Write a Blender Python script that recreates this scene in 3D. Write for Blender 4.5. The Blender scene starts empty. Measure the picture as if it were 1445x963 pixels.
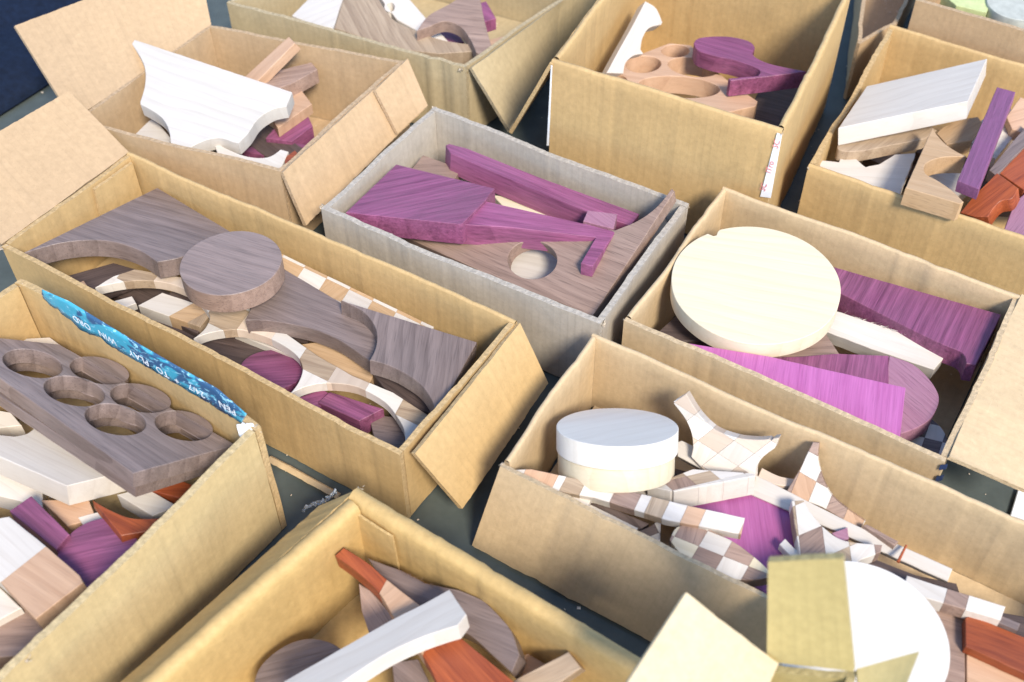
import bpy, bmesh, math, random
from mathutils import Vector, Matrix, noise as mn
from mathutils.geometry import delaunay_2d_cdt
R = math.radians
random.seed(7)
sc = bpy.context.scene
COL = sc.collection

# ------------------------------------------------------------------ camera
FPX, IW, IH = 1640.0, 1445.0, 963.0
PITCH, ROLL, ZC = R(47.3), R(-0.5), 0.845
CAM_M = Matrix.Rotation(math.pi/2 - PITCH, 3, 'X') @ Matrix.Rotation(ROLL, 3, 'Z')
cam = bpy.data.cameras.new('camera'); camo = bpy.data.objects.new('camera', cam); COL.objects.link(camo)
cam.sensor_width = 36.0; cam.lens = FPX/IW*36.0
cam.clip_start = 0.02; cam.clip_end = 60
camo.matrix_world = Matrix.Translation((0, 0, ZC)) @ CAM_M.to_4x4()
cam.dof.use_dof = True; cam.dof.focus_distance = 1.06; cam.dof.aperture_fstop = 6.3
sc.camera = camo

# ------------------------------------------------------------------ light
SUN_AZ = Vector((0.36, -0.933)); SUN_EL = R(45)
w = bpy.data.worlds.new('World'); sc.world = w; w.use_nodes = True
wn = w.node_tree.nodes; wl = w.node_tree.links
sky = wn.new('ShaderNodeTexSky'); sky.sky_type = 'NISHITA'; sky.sun_disc = False
sky.sun_elevation = SUN_EL; sky.sun_rotation = math.atan2(SUN_AZ.x, SUN_AZ.y)
sky.air_density = 1.0; sky.dust_density = 0.6; sky.ozone_density = 3.2
wl.new(sky.outputs[0], wn['Background'].inputs[0]); wn['Background'].inputs[1].default_value = 0.15
sun = bpy.data.lights.new('sun', 'SUN'); suno = bpy.data.objects.new('sun', sun); COL.objects.link(suno)
sun.energy = 2.6; sun.angle = R(14.0); sun.color = (1.0, 0.91, 0.77)
sd = Vector((SUN_AZ.x*math.cos(SUN_EL), SUN_AZ.y*math.cos(SUN_EL), math.sin(SUN_EL))).normalized()
suno.rotation_euler = sd.to_track_quat('Z', 'Y').to_euler(); suno.location = sd*4
sc.view_settings.view_transform = 'Standard'; sc.view_settings.look = 'None'
sc.view_settings.exposure = 1.08; sc.view_settings.gamma = 1.0
sc.view_settings.use_curve_mapping = False

# ------------------------------------------------------------------ placing helpers
O = Vector((0, 0, ZC))
def ray(p): return CAM_M @ Vector(((p[0]-IW/2)/FPX, -(p[1]-IH/2)/FPX, -1.0))
def U(x, y, z):
    d = ray((x, y)); return O + d*((z-ZC)/d.z)
def hit(p, c, n):
    d = ray(p); return O + d*((c-O).dot(n)/d.dot(n))
ZOFF = [0.0]
def plane(z):
    if isinstance(z, (int, float)): return Vector((0, 0, z+ZOFF[0])), Vector((0, 0, 1))
    a, b, c = [U(x, y, q+ZOFF[0]) for x, y, q in z]
    n = (b-a).cross(c-a).normalized()
    if n.dot(O-a) < 0: n = -n
    return a, n
def cv(*p, n=6):
    """smooth curve through the points"""
    q = [p[0]] + list(p) + [p[-1]]; r = []
    for i in range(1, len(q)-2):
        for k in range(n):
            t = k/n; o = []
            for a in (0, 1):
                p0, p1, p2, p3 = q[i-1][a], q[i][a], q[i+1][a], q[i+2][a]
                o.append(.5*(2*p1+(p2-p0)*t+(2*p0-5*p1+4*p2-p3)*t*t+(3*p1-p0-3*p2+p3)*t**3))
            r.append(tuple(o))
    return r + [p[-1]]
def ell(cx, cy, a, b, rot=0, n=40):
    c, s = math.cos(R(rot)), math.sin(R(rot)); r = []
    for k in range(n):
        t = 2*math.pi*k/n; x, y = a*math.cos(t), b*math.sin(t)
        r.append((cx+x*c-y*s, cy+x*s+y*c))
    return r
def tag(o, label=None, cat=None, group=None, kind=None):
    if label: o['label'] = label
    if cat: o['category'] = cat
    if group: o['group'] = group
    if kind: o['kind'] = kind
    return o
def finish(me, ang=32):
    for p in me.polygons: p.use_smooth = True
    me.set_sharp_from_angle(angle=R(ang))
def link(name, me, parent=None):
    o = bpy.data.objects.new(name, me); COL.objects.link(o)
    if parent: o.parent = parent
    return o

# ------------------------------------------------------------------ materials
MATS = {}
def newmat(name):
    m = bpy.data.materials.new(name); m.use_nodes = True; MATS[name] = m
    return m, m.node_tree.nodes, m.node_tree.links, m.node_tree.nodes['Principled BSDF']
def nd(N, t, **k):
    n = N.new(t)
    for a, b in k.items(): setattr(n, a, b)
    return n
def mixc(N, L, fac, a, b, bt='MIX'):
    m = nd(N, 'ShaderNodeMix', data_type='RGBA', blend_type=bt)
    for s, v in ((0, fac), (6, a), (7, b)):
        if isinstance(v, (int, float)): m.inputs[s].default_value = v
        elif isinstance(v, tuple): m.inputs[s].default_value = (*v, 1)
        else: L.new(v, m.inputs[s])
    return m.outputs[2]
def ramp(N, L, src, p0, p1):
    r = nd(N, 'ShaderNodeMapRange', clamp=True); L.new(src, r.inputs[0])
    r.inputs[1].default_value = p0; r.inputs[2].default_value = p1
    return r.outputs[0]
def tex(N, L, vec, scale, detail=3, rough=.5, dist=0):
    mp = nd(N, 'ShaderNodeMapping'); L.new(vec, mp.inputs[0]); mp.inputs['Scale'].default_value = scale
    t = nd(N, 'ShaderNodeTexNoise'); L.new(mp.outputs[0], t.inputs['Vector'])
    t.inputs['Scale'].default_value = 1; t.inputs['Detail'].default_value = detail
    t.inputs['Roughness'].default_value = rough; t.inputs['Distortion'].default_value = dist
    return t.outputs[0]
def wood(name, light, dark, pore, fig=.6, fine=.35, band=.5, rough=.62, bump=.25, blotch=.25):
    m, N, L, B = newmat(name)
    tc = nd(N, 'ShaderNodeTexCoord'); oi = nd(N, 'ShaderNodeObjectInfo')
    sv = nd(N, 'ShaderNodeVectorMath', operation='SCALE'); sv.inputs[0].default_value = (3.1, 1.7, 2.3); L.new(oi.outputs['Random'], sv.inputs['Scale'])
    av = nd(N, 'ShaderNodeVectorMath', operation='ADD'); L.new(tc.outputs['Object'], av.inputs[0]); L.new(sv.outputs[0], av.inputs[1])
    wp = nd(N, 'ShaderNodeTexNoise'); wp.inputs['Scale'].default_value = 9; wp.inputs['Detail'].default_value = 1; L.new(av.outputs[0], wp.inputs['Vector'])
    ws = nd(N, 'ShaderNodeVectorMath', operation='SCALE'); L.new(wp.outputs['Color'], ws.inputs[0]); ws.inputs['Scale'].default_value = .024
    wa = nd(N, 'ShaderNodeVectorMath', operation='ADD'); L.new(av.outputs[0], wa.inputs[0]); L.new(ws.outputs[0], wa.inputs[1])
    V = wa.outputs[0]
    f1 = ramp(N, L, tex(N, L, V, (9, 120, 70), 3, .55), .3, .7)
    wv = nd(N, 'ShaderNodeTexWave', wave_type='BANDS', bands_direction='Y', wave_profile='SAW')
    mp = nd(N, 'ShaderNodeMapping'); L.new(V, mp.inputs[0]); mp.inputs['Scale'].default_value = (3, 22, 14); L.new(mp.outputs[0], wv.inputs['Vector'])
    wv.inputs['Scale'].default_value = 1.1; wv.inputs['Distortion'].default_value = 8; wv.inputs['Detail'].default_value = 3; wv.inputs['Detail Scale'].default_value = .55
    f2 = ramp(N, L, tex(N, L, av.outputs[0], (11, 430, 330), 3, .65), .3, .7)
    f3 = ramp(N, L, tex(N, L, av.outputs[0], (40, 1100, 850), 1, .5), .58, .70)
    f4 = ramp(N, L, tex(N, L, av.outputs[0], (14, 22, 22), 3, .6), .35, .68)
    a = nd(N, 'ShaderNodeMath', operation='MULTIPLY'); L.new(f1, a.inputs[0]); a.inputs[1].default_value = fig
    wr = nd(N, 'ShaderNodeMath', operation='POWER'); L.new(wv.outputs['Fac'], wr.inputs[0]); wr.inputs[1].default_value = 3.0
    b = nd(N, 'ShaderNodeMath', operation='MULTIPLY_ADD'); L.new(wr.outputs[0], b.inputs[0]); b.inputs[1].default_value = band; L.new(a.outputs[0], b.inputs[2])
    c = nd(N, 'ShaderNodeMath', operation='MULTIPLY_ADD', use_clamp=True); L.new(f2, c.inputs[0]); c.inputs[1].default_value = fine; L.new(b.outputs[0], c.inputs[2])
    col = mixc(N, L, c.outputs[0], light, dark)
    pf = nd(N, 'ShaderNodeMath', operation='MULTIPLY'); L.new(f3, pf.inputs[0]); pf.inputs[1].default_value = pore
    col = mixc(N, L, pf.outputs[0], col, tuple(x*.35 for x in dark))
    bf = nd(N, 'ShaderNodeMath', operation='MULTIPLY'); L.new(f4, bf.inputs[0]); bf.inputs[1].default_value = blotch
    col = mixc(N, L, bf.outputs[0], col, (lambda q: tuple(.65*v+.35*sum(q)/3 for v in q))(tuple(.5*(x+y)*.8 for x, y in zip(light, dark))))
    hv = nd(N, 'ShaderNodeHueSaturation'); L.new(col, hv.inputs['Color'])
    vr = nd(N, 'ShaderNodeMapRange'); L.new(oi.outputs['Random'], vr.inputs[0]); vr.inputs[3].default_value = .86; vr.inputs[4].default_value = 1.12
    L.new(vr.outputs[0], hv.inputs['Value'])
    L.new(hv.outputs[0], B.inputs['Base Color'])
    B.inputs['Roughness'].default_value = rough; B.inputs['Specular IOR Level'].default_value = .45
    bp = nd(N, 'ShaderNodeBump'); bp.inputs['Strength'].default_value = bump; bp.inputs['Distance'].default_value = .0006
    L.new(f2, bp.inputs['Height']); L.new(bp.outputs[0], B.inputs['Normal'])
    return m
wood('maple_white', (.68, .64, .58), (.58, .53, .46), .05, .3, .2, .25, .5, .1, .12)  # whiter, flatter maple: blown-out brightness put into the discs' colour; also plain frame blocks
wood('maple_darker', (.54, .50, .45), (.44, .395, .34), .06, .35, .25, .35, .6, .12, .2)  # maple in a darker even tone, so the ornament does not clip to white
wood('walnut_mid', (.34, .25, .22), (.16, .115, .10), .4, .45, .3, .25, .5, .3, .3)
wood('maple_warm', (.60, .49, .39), (.50, .39, .30), .05, .35, .2, .25, .55, .12, .15)
wood('purpleheart_dusk', (.24, .085, .19), (.145, .048, .112), .45, .3, .6, .1, .6, .4, .25)
wood('maple', (.67, .62, .555), (.53, .465, .395), .08, .35, .22, .3, .55, .12, .2)
wood('pine', (.64, .56, .41), (.54, .45, .29), .06, .3, .3, .35, .6, .12, .1)
wood('walnut', (.265, .20, .178), (.10, .07, .06), .4, .45, .3, .3, .42, .25, .3)
wood('walnut_shaded', (.13, .09, .08), (.055, .037, .033), .5, .55, .35, .35, .6, .3, .3)  # darker copy of walnut; shade under and between pieces put into its colour
wood('walnut_pale', (.40, .275, .215), (.23, .15, .115), .5, .6, .4, .25, .6, .3, .15)
wood('purpleheart', (.38, .115, .235), (.14, .034, .082), .4, .5, .55, .2, .5, .35, .35)
wood('purpleheart_bright', (.50, .155, .37), (.32, .075, .22), .2, .45, .5, .15, .5, .3, .12)
wood('purpleheart_dull', (.40, .20, .27), (.27, .115, .175), .5, .25, .6, .1, .7, .5, .25)
wood('padauk', (.42, .10, .028), (.20, .038, .012), .4, .55, .4, .3, .5, .25, .25)
wood('alder', (.60, .39, .25), (.44, .26, .155), .15, .45, .3, .3, .58, .2, .2)
wood('ash', (.50, .38, .26), (.30, .21, .135), .35, .65, .3, .35, .6, .2, .15)
wood('oak_tan', (.56, .38, .22), (.42, .26, .13), .3, .5, .3, .3, .6, .2, .15)

def cardboard(name, col, stripe=.16, mott=.25, gloss=.62):
    m, N, L, B = newmat(name)
    uv = nd(N, 'ShaderNodeTexCoord'); oi = nd(N, 'ShaderNodeObjectInfo')
    V = uv.outputs['UV']; G = uv.outputs['Object']
    wv = nd(N, 'ShaderNodeTexWave', wave_type='BANDS', bands_direction='X', wave_profile='SIN'); L.new(V, wv.inputs['Vector'])
    wv.inputs['Scale'].default_value = 2*math.pi/20/.0075*1.0; wv.inputs['Distortion'].default_value = .35; wv.inputs['Detail'].default_value = 1
    st = ramp(N, L, wv.outputs['Fac'], .0, .22)
    lo = ramp(N, L, tex(N, L, V, (18, 5, 1), 3, .6), .3, .72)
    md = ramp(N, L, tex(N, L, G, (160, 160, 160), 4, .65), .25, .75)
    fi = ramp(N, L, tex(N, L, V, (700, 2600, 1), 2, .6), .3, .8)
    sp = ramp(N, L, tex(N, L, G, (900, 900, 900), 1, .5), .68, .76)
    dk = tuple(x*.74 for x in col); lt = tuple(min(1, x*1.12+.01) for x in col)
    c = mixc(N, L, md, tuple(x*(1-.35*mott) for x in col), lt)
    f = nd(N, 'ShaderNodeMath', operation='MULTIPLY'); L.new(lo, f.inputs[0]); f.inputs[1].default_value = mott
    c = mixc(N, L, f.outputs[0], c, dk)
    inv = nd(N, 'ShaderNodeMath', operation='SUBTRACT'); inv.inputs[0].default_value = 1; L.new(st, inv.inputs[1])
    sm = nd(N, 'ShaderNodeMath', operation='MULTIPLY'); L.new(inv.outputs[0], sm.inputs[0])
    sl = ramp(N, L, tex(N, L, V, (30, 12, 1), 2, .5), .3, .75)
    s2 = nd(N, 'ShaderNodeMath', operation='MULTIPLY'); L.new(sl, s2.inputs[0]); s2.inputs[1].default_value = stripe; L.new(s2.outputs[0], sm.inputs[1])
    c = mixc(N, L, sm.outputs[0], c, tuple(x*.5 for x in col))
    f = nd(N, 'ShaderNodeMath', operation='MULTIPLY'); L.new(fi, f.inputs[0]); f.inputs[1].default_value = .14
    c = mixc(N, L, f.outputs[0], c, dk)
    f = nd(N, 'ShaderNodeMath', operation='MULTIPLY'); L.new(sp, f.inputs[0]); f.inputs[1].default_value = .35
    c = mixc(N, L, f.outputs[0], c, tuple(x*.45 for x in col))
    stn = ramp(N, L, tex(N, L, G, (11, 11, 16), 3, .55), .60, .66)
    f = nd(N, 'ShaderNodeMath', operation='MULTIPLY'); L.new(stn, f.inputs[0]); f.inputs[1].default_value = .16
    c = mixc(N, L, f.outputs[0], c, tuple(x*.55 for x in col))
    scf = ramp(N, L, tex(N, L, V, (16, 240, 1), 3, .7, .8), .67, .74)
    f = nd(N, 'ShaderNodeMath', operation='MULTIPLY'); L.new(scf, f.inputs[0]); f.inputs[1].default_value = .28
    c = mixc(N, L, f.outputs[0], c, tuple(min(.85, x*1.35+.05) for x in col))
    L.new(c, B.inputs['Base Color']); B.inputs['Roughness'].default_value = gloss; B.inputs['Specular IOR Level'].default_value = .3
    hb = nd(N, 'ShaderNodeMath', operation='MULTIPLY_ADD'); L.new(wv.outputs['Fac'], hb.inputs[0]); hb.inputs[1].default_value = .35; L.new(md, hb.inputs[2])
    bp = nd(N, 'ShaderNodeBump'); bp.inputs['Strength'].default_value = .22; bp.inputs['Distance'].default_value = .0007
    L.new(hb.outputs[0], bp.inputs['Height']); L.new(bp.outputs[0], B.inputs['Normal'])
    # the cut edge: paler paper, fluting showing as ripples
    m2, N, L, B = newmat(name+'_edge')
    uv = nd(N, 'ShaderNodeTexCoord')
    wv = nd(N, 'ShaderNodeTexWave', wave_type='BANDS', bands_direction='X', wave_profile='TRI'); L.new(uv.outputs['UV'], wv.inputs['Vector'])
    wv.inputs['Scale'].default_value = 2*math.pi/20/.0075; wv.inputs['Distortion'].default_value = 1.2; wv.inputs['Detail'].default_value = 2
    n2 = ramp(N, L, tex(N, L, uv.outputs['Object'], (350, 350, 350), 3, .7), .3, .7)
    c = mixc(N, L, n2, tuple(min(.8, x*1.1+.03) for x in col), tuple(x*.75 for x in col))
    f = nd(N, 'ShaderNodeMath', operation='MULTIPLY'); L.new(wv.outputs['Fac'], f.inputs[0]); f.inputs[1].default_value = .3
    c = mixc(N, L, f.outputs[0], c, tuple(x*.5 for x in col))
    L.new(c, B.inputs['Base Color']); B.inputs['Roughness'].default_value = .9
    bp = nd(N, 'ShaderNodeBump'); bp.inputs['Strength'].default_value = .5; bp.inputs['Distance'].default_value = .001
    L.new(n2, bp.inputs['Height']); L.new(bp.outputs[0], B.inputs['Normal'])
cardboard('card_brown', (.46, .32, .185))
cardboard('card_gold', (.51, .348, .16), .17)
cardboard('card_tan', (.54, .40, .235), .13)
cardboard('card_grey', (.43, .38, .315), .22)
cardboard('card_drab', (.43, .34, .20), .2)
cardboard('card_pale', (.60, .49, .31), .1)
cardboard('card_honey', (.52, .35, .14), .08, .35, .5)
cardboard('card_straw', (.53, .40, .205), .14, .25)
cardboard('card_yellow', (.43, .345, .15), .2, .2)
def plain(name, col, rough=.7, noise_amt=.2, sc_=60, spec=.3, bump=.1):
    m, N, L, B = newmat(name)
    tc = nd(N, 'ShaderNodeTexCoord')
    n = ramp(N, L, tex(N, L, tc.outputs['Object'], (sc_, sc_, sc_), 4, .6), .3, .7)
    c = mixc(N, L, n, tuple(x*(1-noise_amt) for x in col), tuple(min(1, x*(1+noise_amt)) for x in col))
    L.new(c, B.inputs['Base Color']); B.inputs['Roughness'].default_value = rough; B.inputs['Specular IOR Level'].default_value = spec
    bp = nd(N, 'ShaderNodeBump'); bp.inputs['Strength'].default_value = bump; bp.inputs['Distance'].default_value = .001
    L.new(n, bp.inputs['Height']); L.new(bp.outputs[0], B.inputs['Normal'])
    return m
plain('table', (.075, .09, .085), .5, .14, 40)
plain('navy', (.005, .011, .028), .8, .3, 120, .2, .3)
plain('paper_white', (.78, .80, .82), .6, .06, 90)
plain('ink_red', (.70, .22, .22), .6, .1)
plain('ink_navy', (.03, .05, .12), .6, .15)
plain('ink_white', (.82, .86, .90), .6, .05)
plain('torn_paper', (.50, .42, .32), .95, .3, 500, .1, .6)
plain('wrap', (.75, .80, .84), .18, .1, 90, .6, .4)
plain('green_wood', (.50, .55, .26), .6, .15, 90)
plain('stone_grey', (.42, .43, .38), .7, .15, 90)
plain('dust', (.66, .55, .42), .95, .2, 700)
def blue_print():
    m, N, L, B = newmat('blue_print')
    tc = nd(N, 'ShaderNodeTexCoord')
    a = ramp(N, L, tex(N, L, tc.outputs['UV'], (22, 60, 1), 2, .5, 1.2), .50, .53)
    b = ramp(N, L, tex(N, L, tc.outputs['UV'], (60, 150, 1), 2, .6, 2.2), .61, .63)
    c = mixc(N, L, a, (.05, .35, .50), (.03, .10, .22))
    c = mixc(N, L, b, c, (.30, .62, .78))
    L.new(c, B.inputs['Base Color']); B.inputs['Roughness'].default_value = .35
blue_print()

# ------------------------------------------------------------------ wood offcuts
def frame(c, X, n):
    X = (X - n*X.dot(n)).normalized(); Y = n.cross(X)
    M = Matrix((X, Y, n)).transposed().to_4x4(); M.translation = c
    return M
def clean(L2, eps=2e-4):
    r = []
    for p in L2:
        if not r or (p-r[-1]).length > eps: r.append(p)
    while len(r) > 2 and (r[0]-r[-1]).length < eps: r.pop()
    return r
def area(P): return .5*sum(P[i].x*P[(i+1) % len(P)].y-P[(i+1) % len(P)].x*P[i].y for i in range(len(P)))
def inset(P, d):
    r = []; n = len(P)
    for i in range(n):
        a = (P[i]-P[i-1]); b = (P[(i+1) % n]-P[i])
        a = Vector((-a.y, a.x)).normalized(); b = Vector((-b.y, b.x)).normalized()
        m = a+b; l = m.length
        if l < .3: r.append(P[i]+a*d)
        else: r.append(P[i]+m/l*(d*min(2.0, 2/l)))
    return r
def wobble(P, amp, seed, step=.004):
    r = []; n = len(P)
    for i in range(n):
        a, b = P[i], P[(i+1) % n]; k = max(1, int((b-a).length/step))
        for j in range(k):
            p = a.lerp(b, j/k)
            q = Vector((p.x*90+seed, p.y*90, seed*.7))
            r.append(p + amp*Vector((mn.noise(q), mn.noise(q+Vector((9, 5, 3)))))*(1 if j else .4))
    return r
def slab_mesh(name, loops, t, bev=.0007):
    """plate with a small chamfer round the top edge and round every hole; top face at z = 0"""
    loops = [L if (area(L) > 0) == (i == 0) else L[::-1] for i, L in enumerate(loops)]
    V = []; F = []; tops = []; bots = []
    for L in loops:
        I = inset(L, bev); n = len(L); b0 = len(V)
        V += [(p.x, p.y, 0) for p in I]+[(p.x, p.y, -bev) for p in L]+[(p.x, p.y, -t+bev) for p in L]+[(p.x, p.y, -t) for p in I]
        for s in range(3):
            for i in range(n):
                j = (i+1) % n
                F.append((b0+s*n+i, b0+(s+1)*n+i, b0+(s+1)*n+j, b0+s*n+j))
        tops.append((I, b0))
    idx = []; cs = []; ce = []
    for I, b0 in tops:
        k0 = len(cs); cs += I; m = len(I)
        idx += [(b0+k, b0+3*m+k) for k in range(m)]; ce += [(k0+k, k0+(k+1) % m) for k in range(m)]
    def inside(x, y):
        r = False
        for i0, i1 in ce:
            p, q = cs[i0], cs[i1]
            if (p.y > y) != (q.y > y) and x < (q.x-p.x)*(y-p.y)/(q.y-p.y)+p.x: r = not r
        return r
    rv, _, rf, ov, _, _ = delaunay_2d_cdt(cs, ce, [], 0, 1e-7)
    mp = []
    for k, o_ in enumerate(ov):
        if o_: mp.append(idx[o_[0]])
        else:
            mp.append((len(V), len(V)+1)); V.append((rv[k].x, rv[k].y, 0)); V.append((rv[k].x, rv[k].y, -t))
    for f in rf:
        g = sum((rv[k] for k in f), Vector((0, 0)))/len(f)
        if inside(g.x, g.y):
            F.append(tuple(mp[k][0] for k in f)); F.append(tuple(mp[k][1] for k in reversed(f)))
    me = bpy.data.meshes.new(name); me.from_pydata(V, [], F); me.validate(); me.update()
    return me
SEED = [0]
def sides(me, mat):
    if mat:
        me.materials.append(MATS[mat])
        for p in me.polygons:
            if abs(p.normal.z) < .5: p.material_index = 1
def piece(name, label, cat, mat, out, z=.08, t=.019, grain=None, holes=(), group=None, blocks=None, amp=.00025, bev=.0005, side=None):
    c, n = plane(z)
    P3 = [hit(p, c, n) for p in out]
    cen = sum(P3, Vector())/len(P3)
    if grain is None: grain = (out[0], out[len(out)//2])
    X = hit(grain[1], c, n)-hit(grain[0], c, n)
    M = frame(cen, X, n); Mi = M.inverted()
    def loc(q): v = Mi @ q; return Vector((v.x, v.y))
    SEED[0] += 1
    P = clean([loc(q) for q in P3]); 
    if area(P) < 0: P = P[::-1]
    P = wobble(P, amp, SEED[0]*3.7)
    H = [clean([loc(hit(p, c, n)) for p in h]) for h in holes]
    me = slab_mesh(name, [P]+H, t, bev)
    if not blocks:
        o = link(name, me); me.materials.append(MATS[mat]); sides(me, side); finish(me)
        o.matrix_world = M
        return tag(o, label, cat, group)
    # glued-up blocks: the plate sawn along a grid, every block its own mesh
    e = bpy.data.objects.new(name, None); COL.objects.link(e); e.matrix_world = M; e.empty_display_size = .02
    tag(e, label, cat, group)
    o2, pu, pv = [loc(hit(p, c, n)) for p in blocks['g']]; du, dv = pu-o2, pv-o2
    det = du.x*dv.y-du.y*dv.x
    def uvc(p): d = p-o2; return ((d.x*dv.y-d.y*dv.x)/det, (du.x*d.y-du.y*d.x)/det)
    Q = [uvc(p) for p in P]; cols = blocks['c']
    us = blocks.get('us') or list(range(math.floor(min(q[0] for q in Q)), math.ceil(max(q[0] for q in Q))+1))
    vs = blocks.get('vs') or list(range(math.floor(min(q[1] for q in Q)), math.ceil(max(q[1] for q in Q))+1))
    g = 1.0e-4
    for i in range(len(us)-1):
        for j in range(len(vs)-1):
            bm = bmesh.new(); bm.from_mesh(me)
            for k, (base, d, val, sgn) in enumerate(((o2, dv, us[i], -1), (o2, dv, us[i+1], 1), (o2, du, vs[j], -1), (o2, du, vs[j+1], 1))):
                pt = o2+(du if k < 2 else dv)*val
                nn = Vector((d.y, -d.x)).normalized()
                along = du if k < 2 else dv
                if nn.dot(along) < 0: nn = -nn
                nn = nn*sgn; pt = pt-nn*g
                if not bm.faces: break
                r = bmesh.ops.bisect_plane(bm, geom=bm.verts[:]+bm.edges[:]+bm.faces[:], plane_co=(pt.x, pt.y, 0), plane_no=(nn.x, nn.y, 0), clear_outer=True)
                ed = [x for x in r['geom_cut'] if isinstance(x, bmesh.types.BMEdge) and x.is_valid]
                if ed: bmesh.ops.holes_fill(bm, edges=ed, sides=0)
            if len(bm.faces) > 3 and sum(f.calc_area() for f in bm.faces) > 1.2e-4:
                m2 = bpy.data.meshes.new('block'); bm.to_mesh(m2)
                mt = cols[(us.index(us[i])+j*blocks.get('sh', 1)) % len(cols)] if not callable(cols) else cols(i, j)
                m2.materials.append(MATS[mt]); finish(m2)
                ra = Matrix.Rotation(((i*7+j*13+SEED[0]) % 3)*math.pi/2, 4, 'Z') @ Matrix.Rotation(.05*(((i*5+j*3) % 5)-2), 4, 'Z')
                m2.transform(ra.inverted()); link('block', m2, e).matrix_basis = ra
            bm.free()
    bpy.data.meshes.remove(me)
    return e
def disc(name, label, cat, mat, cx, cy, z, a, t=.019, tilt=0, az=0, grain=(1, .2), group=None, notch=None, amp=.0003, wavy=0, n=56, bev=.0005, side=None):
    """round plate: centre pixel, height, half-width in pixels; tilt in degrees lowers the side facing az (degrees, 90 = away)"""
    z += ZOFF[0]; c = U(cx, cy, z); r = (U(cx+a, cy, z)-c).length
    ax = Vector((math.cos(R(az)), math.sin(R(az)), 0))
    nrm = (Vector((0, 0, 1))*math.cos(R(tilt)) + ax*math.sin(R(tilt))).normalized()
    M = frame(c, Vector((grain[0], grain[1], 0)), nrm)
    P = []
    for k in range(n):
        th = 2*math.pi*k/n; rr = r*(1+wavy*mn.noise(Vector((math.cos(th)*1.6, math.sin(th)*1.6, cx))))
        if notch:
            for (na, nw, ndp) in notch:
                d = (math.degrees(th)-na+180) % 360-180
                if abs(d) < nw: rr -= ndp*math.cos(d/nw*math.pi/2)**.5
        P.append(Vector((rr*math.cos(th), rr*math.sin(th))))
    me = slab_mesh(name, [P], t, bev); me.materials.append(MATS[mat]); sides(me, side); finish(me)
    o = link(name, me); o.matrix_world = M
    return tag(o, label, cat, group)

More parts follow.
